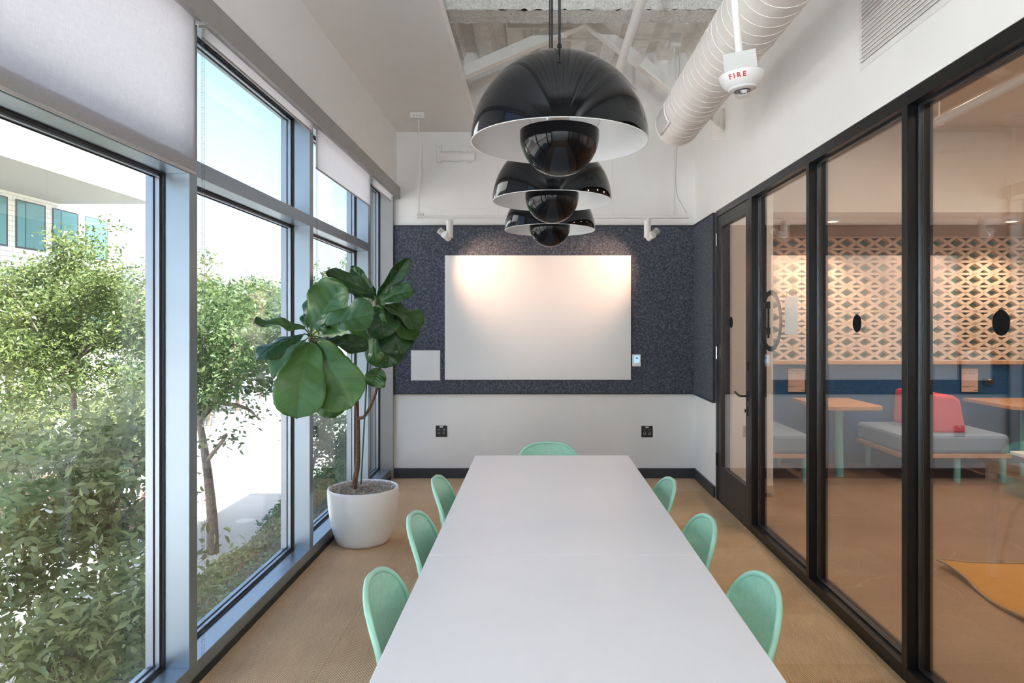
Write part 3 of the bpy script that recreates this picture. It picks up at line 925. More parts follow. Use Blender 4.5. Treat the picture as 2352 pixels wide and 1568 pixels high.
def outlet(px, py, lab, kind):
    c = at(px, py, YB)
    t = thing('wall_outlet', lab, 'outlet', (c.x, YB, c.z - 0.057), group='black double wall plates')
    s = 0.0572
    pl = MB().box(c.x - s, c.x + s, YB - 0.007, YB, c.z - s, c.z + s).build('wall_plate', M['blackp'], t, bevel=0.003)
    for dx in (-0.024, 0.024):
        o = MB().box(c.x + dx - 0.017, c.x + dx + 0.017, YB - 0.009, YB - 0.006, c.z - 0.036, c.z + 0.034).build('socket', M['trimd'], t, bevel=0.001)
        if kind:
            q = MB()
            for zz in (-0.018, 0.016):
                q.box(c.x + dx - 0.008, c.x + dx - 0.005, YB - 0.0098, YB - 0.0088, c.z + zz - 0.006, c.z + zz + 0.006)
                q.box(c.x + dx + 0.005, c.x + dx + 0.008, YB - 0.0098, YB - 0.0088, c.z + zz - 0.006, c.z + zz + 0.006)
            q.build('slot', M['wmetal'], o)
        else:
            q = MB().box(c.x + dx - 0.012, c.x + dx + 0.012, YB - 0.0098, YB - 0.0088, c.z - 0.026, c.z - 0.023)
            q.box(c.x + dx - 0.012, c.x + dx - 0.0095, YB - 0.0098, YB - 0.0088, c.z - 0.026, c.z - 0.004)
            q.box(c.x + dx + 0.0095, c.x + dx + 0.012, YB - 0.0098, YB - 0.0088, c.z - 0.026, c.z - 0.004)
            q.build('port', M['wmetal'], o)
    MB().box(c.x - 0.018, c.x + 0.016, YB - 0.0095, YB - 0.0065, c.z + 0.038, c.z + 0.052).build('label_strip', M['wplastic'], t, bevel=0.001)
outlet(1014, 990, 'black double power outlet low on the white wall, left one', 1)
outlet(1486, 991, 'black double data outlet low on the white wall, right one', 0)
# conduit bracket high on the wall
t = thing('pipe_bracket', 'white painted pipe sleeve held by two straps high on the back wall', 'bracket', at(1047, 372, YB))
for (xa, xb) in ((1004, 1015), (1074, 1085)):
    a, b = at(xa, 332, YB), at(xb, 374, YB)
    MB().box(a.x, b.x, YB - 0.035, YB, b.z, a.z).build('strap', M['wall'], t, bevel=0.003)
    MB().disc(((a.x + b.x) / 2, YB - 0.037, a.z - 0.03), 0.012, 'y', 12, 0.006).build('bolt', M['wmetal'], t)
a, b = at(1006, 362, YB), at(1092, 362, YB)
MB().tube([(a.x + 0.03, YB - 0.055, a.z), (b.x, YB - 0.055, a.z)], 0.045, 20).build('sleeve', M['wall'], t, smooth=40)
MB().tube([(at(1032, 0, YB).x, YB - 0.055, a.z), (at(1060, 0, YB).x, YB - 0.055, a.z)], 0.052, 20).build('collar', M['wall'], t, smooth=40)

# ------------------------------------------------------------------ track lighting
YT = 6.30
zt = at(0, 498, YT).z
t = thing('track_rail', 'long white lighting track hung across the room above the felt panel', 'light track', (0.1, YT, zt))
xa, xb = at(958, 0, YT).x, at(1582, 0, YT).x
MB().box(xa, xb, YT - 0.018, YT + 0.018, zt - 0.012, zt + 0.012).build('rail', M['wmetal'], t, bevel=0.002)
MB().box(xa, xa + 0.06, YT - 0.02, YT + 0.02, zt + 0.012, zt + 0.034).build('feed_block', M['wmetal'], t, bevel=0.003)
MB().tube([(xa + 0.015, YT, zt + 0.02), (xa + 0.015, YT, ZS - 0.02)], 0.007, 10).build('hanger_rod', M['wmetal'], t)
cn = MB().box(xa - 0.055, xa + 0.075, YT - 0.055, YT + 0.055, ZS - 0.055, ZS).build('canopy', M['wplastic'], t, bevel=0.006)
q = MB()
for k in range(3): q.disc((xa - 0.02 + k * 0.028, YT - 0.0555, ZS - 0.035), 0.004, 'y', 8, 0.002)
q.build('screw', M['bead'], cn)
for xh, r in ((1145, 0.0022), (1407, 0.0022)):
    xx = at(xh, 0, YT).x
    MB().tube([(xx, YT, zt + 0.01), (xx, YT, ZD + 0.05)], r, 6).build('hanger_wire', M['wmetal'], t)
xx = at(1549, 0, YT).x
MB().tube([(xx, YT, zt + 0.01), (xx, YT, ZD - 0.1)], 0.008, 8).build('hanger_rod', M['wmetal'], t)
bx = at(1550, 100, YT)
MB().box(bx.x - 0.05, bx.x + 0.05, YT - 0.05, YT + 0.05, bx.z - 0.04, ZD + 0.02).build('junction_box', M['wmetal'], t, bevel=0.004)
cb = [at(1557, 112, YT), at(1560, 160, YT), at(1553, 230, YT), at(1556, 300, YT), at(1552, 380, YT), at(1553, 440, YT), at(1565, 470, YT), at(1577, 492, YT)]
MB().tube([Vector((p.x, p.y - 0.015, p.z)) for p in catmull([(v.x, v.y, v.z) for v in cb], 6)], 0.0032, 8).build('power_cable', M['seam'], t, smooth=60)
MB().tube([(at(1210, 0, YT).x, YT + 0.02, ZD - 0.035), (bx.x, YT + 0.02, ZD - 0.035)], 0.012, 10).build('conduit', M['steelw'], t, smooth=60)

def spot(x, YT, sgn, target, lab, watts, colour, size, blend, group):
    t = thing('track_spotlight', lab, 'spotlight', (x, YT, zt - 0.21), group=group)
    MB().box(x - 0.055, x + 0.05, YT - 0.016, YT + 0.016, zt - 0.020, zt - 0.012).build('adapter', M['wplastic'], t, bevel=0.002)
    MB().tube([(x, YT, zt - 0.03), (x, YT, zt - 0.02)], 0.016, 14).build('neck', M['wplastic'], t)
    MB().tube([(x, YT, zt - 0.034), (x, YT, zt - 0.19)], 0.032, 24).build('body', M['wmetal'], t, smooth=40, bevel=0.003)
    hp = Vector((x - sgn * 0.02, YT + 0.01, zt - 0.185))
    d = (Vector(target) - hp).normalized()
    MB().tube([hp - d * 0.055, hp + d * 0.02], 0.034, 24).build('head', M['wmetal'], t, smooth=40, bevel=0.002)
    c0 = hp + Vector((-sgn * 0.055, 0.012, 0.045))
    ax = Vector((-sgn * 0.75, 0.0, 0.66)).normalized()
    MB().tube([c0 - ax * 0.045, c0 - ax * 0.03], 0.031, 20).build('heat_sink_base', M['wmetal'], t, smooth=40)
    for k in range(7):
        q = c0 + ax * (-0.026 + k * 0.0095)
        MB().tube([q, q + ax * 0.0042], 0.030, 20).build('cooling_fin', M['wmetal'], t, smooth=40)
    MB().tube([c0 - ax * 0.03, c0 + ax * 0.035], 0.014, 12).build('fin_core', M['bead'], t)
    MB().tube([hp + d * 0.0205, hp + d * 0.022], 0.026, 20).build('lamp_lens', M['lampface'], t)
    l = bpy.data.lights.new('spot', 'SPOT'); l.energy = watts; l.color = colour; l.spot_size = math.radians(size); l.spot_blend = blend
    l.shadow_soft_size = 0.02
    lo = bpy.data.objects.new('spot_light', l); COL.objects.link(lo)
    p = hp + d * 0.04
    lo.parent = t; lo.location = p - ORG[t]; lo.rotation_euler = d.to_track_quat('-Z', 'Y').to_euler()
M['lampface'] = emit('lamp_face', (1.0, 0.66, 0.38), 4.0)
WARM = (1.0, 0.58, 0.36)
spot(at(1033, 0, YT).x, YT, 1, (-0.42, YB, 2.04), 'white track spotlight above the left end of the whiteboard', 8, WARM, 80, 0.9, 'track spotlights')
spot(at(1487, 0, YT).x, YT, -1, (0.58, YB, 2.04), 'white track spotlight above the right end of the whiteboard', 8, WARM, 80, 0.9, 'track spotlights')
# added unseen track behind the camera: fill light bounced off wall and deck
YT2 = -0.75
FILL_W = 68
t = thing('track_rail', 'added unseen white lighting track behind the viewer for fill light', 'light track', (0.1, YT2, zt))
MB().box(-1.1, 1.35, YT2 - 0.018, YT2 + 0.018, zt - 0.012, zt + 0.012).build('rail', M['wmetal'], t, bevel=0.002)
for xx in (-1.05, 0.1, 1.3):
    MB().tube([(xx, YT2, zt + 0.01), (xx, YT2, ZS - 0.001 if xx < -0.6 else ZD + 0.05)], 0.007, 8).build('hanger_rod', M['wmetal'], t)
FILL_COOL = (0.80, 0.91, 1.0)
spot(-0.9, YT2, 1, (-0.7, YF, 1.6), 'added fill spotlight behind the viewer, nearest the windows', FILL_W, FILL_COOL, 110, 0.8, 'added fill spotlights')
spot(-0.3, YT2, 1, (-0.1, 0.9, 4.2), 'added fill spotlight behind the viewer turned up to the deck, window side', FILL_W, FILL_COOL, 110, 0.8, 'added fill spotlights')
spot(0.4, YT2, -1, (0.6, 0.9, 4.2), 'added fill spotlight behind the viewer turned up to the deck, partition side', FILL_W, FILL_COOL, 110, 0.8, 'added fill spotlights')
spot(1.1, YT2, -1, (0.9, YF, 1.6), 'added fill spotlight behind the viewer, nearest the partition', FILL_W, FILL_COOL, 110, 0.8, 'added fill spotlights')

# ------------------------------------------------------------------ duct, pipes, strobe, grille
xd, zd, rd, ye = 1.02, HC + 1.455, 0.158, 4.95
t = thing('air_duct', 'round white spiral air duct running along the right wall', 'duct', (xd, 2.5, zd - rd))
MB().tube([(xd, ye, zd), (xd, YF + 0.02, zd)], rd, 56).build('duct_pipe', M['duct'], t, smooth=40)
MB().lathe([(0.001, 0.0), (rd + 0.004, 0.0), (rd + 0.006, -0.004), (rd + 0.006, -0.02), (rd + 0.001, -0.022)], (xd, ye + 0.004, zd), 56, 'y').build('end_cap', M['duct'], t, smooth=40)
sp = []
turns = 44; pit = 0.092
for k in range(int(turns * 24)):
    a = 2 * math.pi * k / 24
    y = ye - 0.06 - pit * k / 24
    if y < YF + 0.1: break
    sp.append((xd + (rd + 0.0008) * math.cos(a), y, zd + (rd + 0.0008) * math.sin(a)))
MB().tube(sp, 0.0022, 5).build('spiral_seam', M['duct'], t, smooth=60)
for y in (4.42, 3.30):
    MB().lathe([(rd, -0.02), (rd + 0.003, -0.02), (rd + 0.003, 0.02), (rd, 0.02)], (xd, y, zd), 56, 'y').build('coupling_band', M['duct'], t, smooth=40)
    MB().lathe([(rd, -0.0215), (rd + 0.0022, -0.0215), (rd + 0.0022, -0.019), (rd, -0.019)], (xd, y, zd), 56, 'y').build('joint_line', M['seam'], t)
# register on the lower left side of the duct end
a0, a1 = math.radians(172), math.radians(214)
ry0, ry1 = 4.60, 4.86
def arc_panel(mb, r, A0, A1, Y0, Y1, n=10):
    mb.grid(lambda u, v: (xd + r * math.cos(A0 + (A1 - A0) * u), Y0 + (Y1 - Y0) * v, zd + r * math.sin(A0 + (A1 - A0) * u)), n, 1)
m_ = MB(); arc_panel(m_, rd + 0.006, a0 - 0.09, a1 + 0.09, ry0 - 0.03, ry1 + 0.03)
reg = m_.build('register_frame', M['wmetal'], t, smooth=60)
md = reg.modifiers.new('t', 'SOLIDIFY'); md.thickness = 0.006; md.offset = 0
m_ = MB(); arc_panel(m_, rd + 0.0095, a0, a1, ry0, ry1); m_.build('register_opening', M['seam'], reg)
for k in range(9):
    y = ry0 + 0.012 + k * 0.029
    m_ = MB(); arc_panel(m_, rd + 0.012, a0, a1, y, y + 0.014); m_.build('slat', M['wmetal'], reg)

t = thing('sprinkler_pipe', 'white pipe running to the back wall right of the pendant cords', 'pipe', (0.65, 3, HC + 2.0))
MB().tube([(0.645, YF + 0.02, HC + 2.0), (0.645, YB - 0.001, HC + 2.0)], 0.032, 20).build('pipe_run', M['wmetal'], t, smooth=40)
for y in (3.2, 6.2):
    MB().tube([(0.645, y - 0.012, HC + 2.0), (0.645, y + 0.012, HC + 2.0)], 0.036, 20).build('clamp', M['wmetal'], t)
    MB().tube([(0.645, y, HC + 2.03), (0.645, y, ZD + 0.05)], 0.005, 8).build('hanger', M['wmetal'], t)
t = thing('sprinkler_drop', 'short white sprinkler drop against the back wall near the brace', 'pipe', at(1455, 200, 6.6))
a, b = at(1455, 156, 6.6), at(1455, 200, 6.6)
MB().tube([(a.x, 6.6, ZD + 0.04), (b.x, 6.6, b.z)], 0.017, 12).build('pipe_run', M['wmetal'], t, smooth=40)
MB().lathe([(0.018, 0.0), (0.034, 0.0), (0.034, -0.008), (0.018, -0.012)], (b.x, 6.6, b.z), 16).build('escutcheon', M['wmetal'], t, smooth=40)
MB().tube([(b.x, 6.6, b.z - 0.008), (b.x, 6.6, b.z - 0.035)], 0.007, 8).build('sprinkler_head', M['chrome'], t)

# fire alarm strobe on a drop conduit
sx, sy, sz = 0.80, 2.67, 2.515
t = thing('fire_strobe', 'white ceiling fire alarm strobe hanging on a conduit beside the duct', 'fire alarm', (sx, sy, sz))
MB().tube([(0, 0, 0.075), (0, 0, ZD - sz + 0.04)], 0.0145, 16).build('conduit', M['wmetal'], None)
cd = bpy.context.scene.collection.objects[-1]
cd.parent = t; cd.location = (0, 0, cd.location.z); ORG[cd] = ORG[t]
def loc_part(mb, name, mat, **k):
    mb.v = [(p[0] + sx, p[1] + sy, p[2] + sz) for p in mb.v]
    return mb.build(name, mat, t, **k)
ya_ = math.radians(-18)
bxm = MB().box(-0.062, 0.062, -0.062, 0.062, 0.012, 0.082)
bxm.v = [(p[0] * math.cos(ya_) - p[1] * math.sin(ya_), p[0] * math.sin(ya_) + p[1] * math.cos(ya_), p[2]) for p in bxm.v]
loc_part(bxm, 'back_box', plain('grey_box', (0.56, 0.56, 0.53), 0.5), bevel=0.003)
loc_part(MB().lathe([(0.0005, 0.014), (0.080, 0.014), (0.0855, 0.010), (0.0850, 0.002), (0.072, -0.028), (0.058, -0.040), (0.056, -0.040), (0.052, -0.048), (0.036, -0.052), (0.0005, -0.052)], (0, 0, 0), 64), 'strobe_body', M['wplastic'], smooth=35)
loc_part(MB().lathe([(0.0285, -0.050), (0.031, -0.052), (0.030, -0.054), (0.026, -0.0535)], (0, 0, 0), 32), 'lens_ring', M['blackp'])
loc_part(MB().lathe([(0.029, -0.050), (0.029, -0.066), (0.026, -0.074), (0.018, -0.078), (0.0005, -0.079)], (0, 0, 0), 32), 'lens', M['lens'], smooth=60)
loc_part(MB().lathe([(0.0005, -0.053), (0.020, -0.053), (0.013, -0.064), (0.0005, -0.060)], (0, 0, 0), 8), 'reflector', M['chrome'])
loc_part(MB().tube([(-0.016, 0, -0.068), (0.016, 0, -0.068)], 0.003, 8), 'flash_tube', M['wplastic'])
# the word FIRE wrapped round the sloping rim
def text_mesh(s, size, fat=0.0):
    cu = bpy.data.curves.new('txt', 'FONT'); cu.body = s; cu.offset = fat; cu.size = size; cu.align_x = 'CENTER'; cu.resolution_u = 3
    ob = bpy.data.objects.new('txt', cu)
    me = bpy.data.meshes.new_from_object(ob)
    bpy.data.objects.remove(ob)
    v = [tuple(p.co) for p in me.vertices]; f = [tuple(p.vertices) for p in me.polygons]
    return v, f
v, f_ = text_mesh('F I R E', 0.024, 0.0009)
th0 = math.atan2(-sy, -sx) - math.radians(12)
xs = [p[0] for p in v]; y_lo = min(p[1] for p in v); y_hi = max(p[1] for p in v)
pts = []
for p in v:
    k = (p[1] - y_lo) / (y_hi - y_lo)
    k = 0.27 + 0.58 * k
    z = -0.028 + 0.030 * k; r = 0.072 + 0.013 * k + 0.0008
    an = th0 + p[0] * 1.05 / 0.080
    pts.append((r * math.cos(an), r * math.sin(an), z))
mb = MB(); mb.add(pts, f_)
loc_part(mb, 'fire_lettering', M['red'], fix=False)
t.rotation_euler = (math.radians(0), math.radians(-5), 0)

# return air grille on the right wall
t = thing('air_grille', 'white louvred return air grille high on the right wall', 'grille', (XR, 2.75, 2.81))
gy0, gy1, gz0, gz1 = 2.05, 3.354, 2.83, 3.42
gf = MB()
gf.box(XR - 0.008, XR, gy0 - 0.03, gy1 + 0.02, gz0 - 0.03, gz0); gf.box(XR - 0.008, XR, gy0 - 0.03, gy1 + 0.02, gz1, gz1 + 0.03)
gf.box(XR - 0.008, XR, gy0 - 0.03, gy0, gz0, gz1); gf.box(XR - 0.008, XR, gy1, gy1 + 0.02, gz0, gz1)
gf.build('grille_frame', M['grille'], t, bevel=0.002)
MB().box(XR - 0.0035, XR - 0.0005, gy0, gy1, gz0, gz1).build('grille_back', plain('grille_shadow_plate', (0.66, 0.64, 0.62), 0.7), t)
z = gz0 + 0.004
while z < gz1 - 0.018:
    MB().prism([(XR - 0.016, z), (XR - 0.014, z - 0.003), (XR - 0.002, z + 0.012), (XR - 0.002, z + 0.015)], 'y', gy0, gy1).build('louvre', M['grille'], t)
    z += 0.021

# door stop on the carpet
t = thing('door_stop', 'small black dome door stop on the carpet by the far right chair', 'door stop', (1.215, 6.15, 0))
MB().lathe([(0.028, 0), (0.030, 0.004), (0.030, 0.012), (0.024, 0.026), (0.012, 0.034), (0.0005, 0.036)], (1.215, 6.15, 0), 24).build('rubber_dome', M['blackp'], t, smooth=60)
MB().lathe([(0.0005, 0), (0.034, 0), (0.034, 0.004), (0.0005, 0.004)], (1.215, 6.15, 0), 24).build('base_plate', M['bead'], t, smooth=40)

# ------------------------------------------------------------------ fiddle-leaf fig in its planter
PXc, PYc = -1.240, 4.88
t = thing('planter', 'large white rounded planter by the window with the fig in it', 'planter', (PXc, PYc, 0))
pr = [(0.0005, 0.0), (0.165, 0.0), (0.178, 0.006), (0.192, 0.03), (0.214, 0.10), (0.232, 0.18), (0.243, 0.26), (0.248, 0.33), (0.2485, 0.375), (0.246, 0.388), (0.240, 0.392), (0.232, 0.388), (0.228, 0.375), (0.226, 0.33), (0.0005, 0.33)]
MB().lathe(pr, (PXc, PYc, 0), 72).build('pot', M['pot'], t, smooth=60)
so = MB()
rs = np.random.default_rng(5)
def soil_pt(u, v):
    r = 0.226 * math.sqrt(u); a = 2 * math.pi * v
    h = 0.352 + 0.022 * math.cos(r * 9) + 0.012 * math.sin(7 * a + 20 * r) * (r / 0.226) + rs.normal(0, 0.004)
    return (PXc + r * math.cos(a), PYc + r * math.sin(a), h)
so.grid(soil_pt, 16, 40)
so.build('soil', M['soil'], t, smooth=180)
ms = MB()
for k in range(900):
    r = 0.22 * math.sqrt(random.random()); a = random.uniform(0, 2 * math.pi)
    p = Vector((PXc + r * math.cos(a), PYc + r * math.sin(a), 0.368 + random.uniform(0, 0.022)))
    d = Vector((random.gauss(0, 1), random.gauss(0, 1), random.gauss(0, 0.5))).normalized() * random.uniform(0.008, 0.022)
    e = Vector((random.gauss(0, 1), random.gauss(0, 1), random.gauss(0, 1))).normalized() * 0.004
    q = d * 0.5 + Vector((0, 0, random.uniform(-0.004, 0.010)))
    ms.add([p - d, p - d + e, p + q + e, p + q, p + d, p + d + e], [(0, 1, 2, 3), (3, 2, 5, 4)])
tag(ms.build('moss_fibres', M['moss'], t, fix=False), kind='stuff')

fig = thing('fiddle_leaf_fig', 'tall fiddle-leaf fig with two crowns of broad green leaves', 'plant', (PXc - 0.02, PYc, 0.35))
C1 = at(713, 776, 4.12); C2 = at(864, 693, 4.62); FK = at(822, 962, 4.84)
base = at(812, 1119, 4.86)
stem = catmull([base - Vector((0, 0, 0.04)), base + Vector((0.012, 0, 0.06)), at(822, 1060, 4.85), FK], 5)
MB().tube(stem, [0.021 - 0.006 * i / (len(stem) - 1) for i in range(len(stem))], 10).build('stem', M['bark'], fig, smooth=60)
b2 = catmull([FK, at(840, 952, 4.82), at(862, 905, 4.78), at(872, 845, 4.74), at(871, 780, 4.70), C2 + Vector((0, 0, -0.01))], 5)
MB().tube(b2, [0.012 - 0.005 * i / (len(b2) - 1) for i in range(len(b2))], 8).build('branch', M['bark'], fig, smooth=60)
b1 = catmull([FK, at(817, 930, 4.82), at(806, 880, 4.66), at(770, 830, 4.36), C1 + Vector((0.0, 0, -0.01))], 5)
MB().tube(b1, [0.013 - 0.006 * i / (len(b1) - 1) for i in range(len(b1))], 8).build('branch', M['bark'], fig, smooth=60)
b3 = catmull([FK + Vector((0, 0, 0.01)), at(822, 925, 4.84), at(818, 870, 4.85)], 4)
MB().tube(b3, 0.008, 8).build('branch', M['bark'], fig, smooth=60)
MB().tube([at(829, 1112, 4.84), at(846, 800, 4.76)], 0.0055, 8).build('plant_stake', M['stake'], fig)

WP = [(0, 0.08), (0.04, 0.32), (0.10, 0.51), (0.2, 0.64), (0.33, 0.72), (0.48, 0.84), (0.64, 0.98), (0.72, 1.0), (0.82, 0.94), (0.9, 0.78), (0.955, 0.56), (0.985, 0.33), (1, 0.03)]
def fig_leaf(bz, tz, yb_, yt_, wz, n, fold=0.12, bend=0.0, wave=0.018, seed=0, pet=0.03):
    """bz, tz: base and tip in the leaf study frame; yb_, yt_: depths; wz: width there; n: facing"""
    B = at(560 + bz[0] / 3.5636, 560 + bz[1] / 3.5636, yb_)
    T = at(560 + tz[0] / 3.5636, 560 + tz[1] / 3.5636, yt_)
    W = wz / 3.5636 * (yb_ + yt_) / 2 / F
    a = T - B; L = a.length; a.normalize()
    n = Vector(n); n = (n - a * n.dot(a)).normalized()
    s_ = a.cross(n)
    r = random.Random(seed)
    ph1, ph2, ph3 = [r.uniform(0, 6.28) for _ in range(3)]
    NU, NV = 30, 16
    V = []; UV = []
    for i in range(NU + 1):
        u = i / NU
        hw_ = W / 2 * interp(u, WP)
        for j in range(NV + 1):
            v = -1 + 2 * j / NV
            edge = abs(v)
            h = fold * W * (edge ** 1.3) * interp(u, [(0, 0.3), (0.5, 1), (1, 0.6)])
            h += wave * math.sin(u * 13 + ph1 + (2 if v > 0 else 0)) * edge ** 2 * 1.0
            h += 0.010 * math.sin(u * 7 + ph2) * v
            lat = ((u - 0.21 * edge) * 6.5) % 1.0
            h -= 0.0045 * math.exp(-((lat - 0.5) / 0.16) ** 2) * (1 - edge ** 3) * min(1, u * 5)
            h -= 0.006 * math.exp(-(v / 0.09) ** 2)
            h += bend * L * 4 * u * (1 - u)
            h -= 0.10 * L * max(0, u - 0.8) ** 2 * 4 * abs(fold) * 3
            p = B + a * (u * L) + s_ * (v * hw_) + n * h
            V.append(p); UV.append((u, 0.5 + 0.5 * v))
    m = MB()
    m.add(V, [(i * (NV + 1) + j, (i + 1) * (NV + 1) + j, (i + 1) * (NV + 1) + j + 1, i * (NV + 1) + j + 1) for i in range(NU) for j in range(NV)])
    o = m.build('leaf', M['fig'], fig, smooth=180, fix=False)
    me = o.data
    ul = me.uv_layers.new(name='UVMap')
    idx = np.zeros(len(me.loops), dtype=np.int32); me.loops.foreach_get('vertex_index', idx)
    ul.data.foreach_set('uv', np.array(UV)[idx].ravel())
    md = o.modifiers.new('t', 'SOLIDIFY'); md.thickness = 0.0012; md.offset = 0
    return o, B
LEAVES = [
    # rosette nearer the window
    ((540, 805), (432, 1430), 4.10, 3.90, 425, (0.1, -1, 0.25), 0.07, 0.05, 0.010),
    ((592, 800), (880, 1345), 4.10, 3.98, 435, (0.05, -1, 0.15), 0.05, 0.05, 0.012),
    ((500, 695), (82, 640), 4.08, 3.86, 150, (-0.1, -0.72, 0.7), 0.10, 0.02, 0.012),
    ((490, 735), (100, 950), 4.07, 3.84, 235, (-0.35, -0.85, 0.5), -0.15, 0.10, 0.014),
    ((545, 690), (810, 318), 4.16, 4.20, 400, (-0.3, -1, 0.35), 0.16, -0.03, 0.016),
    ((600, 715), (1070, 560), 4.08, 4.00, 320, (0.15, -0.85, 0.65), 0.06, 0.05, 0.016),
    ((600, 860), (745, 1425), 4.22, 4.26, 300, (0.3, -1, 0.1), -0.12, 0.03, 0.016),
    ((610, 760), (905, 825), 4.14, 4.10, 150, (0.1, -0.3, 1), -0.1, 0.04, 0.012),
    ((640, 800), (1020, 850), 4.24, 4.30, 190, (0.2, -0.7, 0.7), 0.1, 0.03, 0.012),
    ((500, 790), (245, 1090), 4.16, 4.04, 240, (-0.5, -0.8, 0.4), 0.12, 0.05, 0.012),
    ((520, 690), (540, 440), 4.20, 4.30, 150, (-0.6, -0.8, 0.3), 0.12, 0.0, 0.012),
    ((560, 690), (780, 650), 4.06, 4.02, 110, (0, -0.4, 1), -0.1, 0.02, 0.010),
    # rosette nearer the felt wall
    ((1095, 430), (1352, 112), 4.60, 4.52, 125, (0.75, -0.75, 0.45), 0.30, 0.03, 0.010),
    ((1110, 480), (1388, 375), 4.60, 4.50, 190, (-0.1, -0.9, 0.45), 0.10, 0.08, 0.014),
    ((1080, 420), (662, 235), 4.60, 4.50, 165, (-0.1, -0.75, 0.75), 0.12, 0.05, 0.012),
    ((1060, 380), (878, 198), 4.64, 4.74, 110, (-0.5, -0.8, 0.5), 0.14, -0.02, 0.010),
    ((1080, 510), (1010, 790), 4.58, 4.42, 320, (-0.1, -0.9, 0.55), 0.08, 0.10, 0.014),
    ((1110, 505), (1150, 755), 4.58, 4.40, 280, (0.2, -0.9, 0.5), -0.08, 0.12, 0.014),
    ((1130, 510), (1290, 905), 4.60, 4.50, 310, (0.35, -0.9, 0.35), -0.10, 0.08, 0.014),
    ((1140, 500), (1460, 672), 4.60, 4.52, 210, (0.2, -0.6, 0.85), 0.08, 0.06, 0.016),
    ((1150, 510), (1405, 785), 4.64, 4.56, 210, (0.5, -0.8, 0.5), 0.12, 0.05, 0.014),
    ((1130, 560), (1165, 1015), 4.66, 4.62, 330, (0.1, -1, 0.1), -0.12, 0.06, 0.014),
    ((1080, 600), (1075, 965), 4.62, 4.50, 160, (-0.3, -0.9, 0.2), -0.20, 0.05, 0.014),
    ((1115, 1020), (1060, 1170), 4.74, 4.72, 215, (-0.2, -1, 0.1), 0.06, 0.04, 0.010),
    ((1060, 410), (905, 340), 4.66, 4.70, 170, (-0.2, -0.8, 0.5), -0.1, 0.02, 0.012),
    ((1075, 450), (930, 520), 4.66, 4.78, 150, (-0.3, -0.8, 0.6), 0.1, 0.03, 0.012),
    ((1085, 420), (760, 320), 4.68, 4.76, 190, (-0.1, -0.8, 0.6), 0.10, 0.06, 0.014),
    ((1090, 480), (1180, 420), 4.66, 4.74, 120, (0.1, -0.8, 0.5), 0.10, 0.05, 0.012),
]
for i, L_ in enumerate(LEAVES):
    o, B = fig_leaf(*L_, seed=i)
    C = C1 if i < 12 else C2
    if i == 23: C = at(873, 845, 4.74)
    MB().tube([C, (B + C) / 2 + Vector((0, 0, 0.008)), B], 0.0038, 6).build('leaf_stalk', M['stake'] if i % 3 == 0 else M['fig'], fig, smooth=60)
for C, i in ((C1, 0), (C2, 1)):
    MB().lathe([(0.011, -0.03), (0.014, 0), (0.010, 0.02), (0.0005, 0.05)], C, 10).build('bud', plain('leaf_bud', (0.22, 0.16, 0.07), 0.7), fig, smooth=60)

# ================================================================== the lounge beyond the glass
CX1, CYB = 6.4, 7.66
o = MB().box(1.75, CX1, YF, CYB, -0.25, 0.0).build('floor_lounge', M['concrete'], origin=(4, 3, -0.25)); o['kind'] = 'structure'
MB().box(2.275, CX1 + 0.1, CYB, CYB + 0.12, -0.25, 3.6).build('wall_lounge_back', M['corrw'])['kind'] = 'structure'
MB().box(CX1, CX1 + 0.12, YF, CYB, -0.25, 3.6).build('wall_lounge_right', M['corrw'])['kind'] = 'structure'
MB().box(1.75, CX1, YF - 0.12, YF, -0.25, 3.6).build('wall_lounge_front', M['corrw'])['kind'] = 'structure'
MB().box(1.75, 2.275, 6.57, CYB + 0.1, -0.25, 3.6).build('wall_lounge_left', M['wall'])['kind'] = 'structure'
MB().box(1.75, CX1 + 0.1, YF, CYB + 0.1, 3.50, 3.62).build('ceiling_lounge', M['corrw'])['kind'] = 'structure'
MB().box(2.275, CX1, 6.75, CYB, 2.66, 3.5).build('ceiling_lounge_soffit', M['corrw'])['kind'] = 'structure'
# blue felt dado with its ledge and a dark baseboard
MB().box(2.275, CX1, CYB - 0.015, CYB, 0.12, 1.11).build('wall_lounge_felt', M['bluef'])['kind'] = 'structure'
MB().box(2.275, CX1, CYB - 0.11, CYB, 1.110, 1.145).build('trim_8', M['wood'], bevel=0.002)['kind'] = 'structure'
MB().box(2.275, CX1, CYB - 0.02, CYB, 0, 0.12).build('baseboard_lounge', M['base'])['kind'] = 'structure'
# breeze block screen
bw, bh, nr = 0.2016, 0.1375, 10
zb0 = 1.147
scr = thing('wall_block_screen', kind='structure', loc=(4, CYB - 0.10, zb0))
MB().box(2.30, CX1, CYB - 0.004, CYB, zb0, zb0 + nr * bh).build('backing', M['tealdk'], scr)
blk = MB()
d0, d1 = -0.095, 0.0
W2, H2 = bw / 2, bh / 2
tk = 0.0165
for sx_ in (-1, 1):
    for sz_ in (-1, 1):
        # diagonal bar from the side point to the top or bottom point
        ax_, az_ = sx_ * W2, 0.0; bx_, bz_ = 0.0, sz_ * H2
        L = math.hypot(bx_ - ax_, bz_ - az_); nx_, nz_ = -(bz_ - az_) / L * tk, (bx_ - ax_) / L * tk
        blk.prism([(ax_ - nx_, az_ - nz_), (bx_ - nx_, bz_ - nz_), (bx_ + nx_, bz_ + nz_), (ax_ + nx_, az_ + nz_)], 'y', d0, d1)
blk.box(-W2, W2, d0, d1, H2 - 0.013, H2); blk.box(-W2, W2, d0, d1, -H2, -H2 + 0.013)
first = None
nc = int((CX1 - 2.32) / bw)
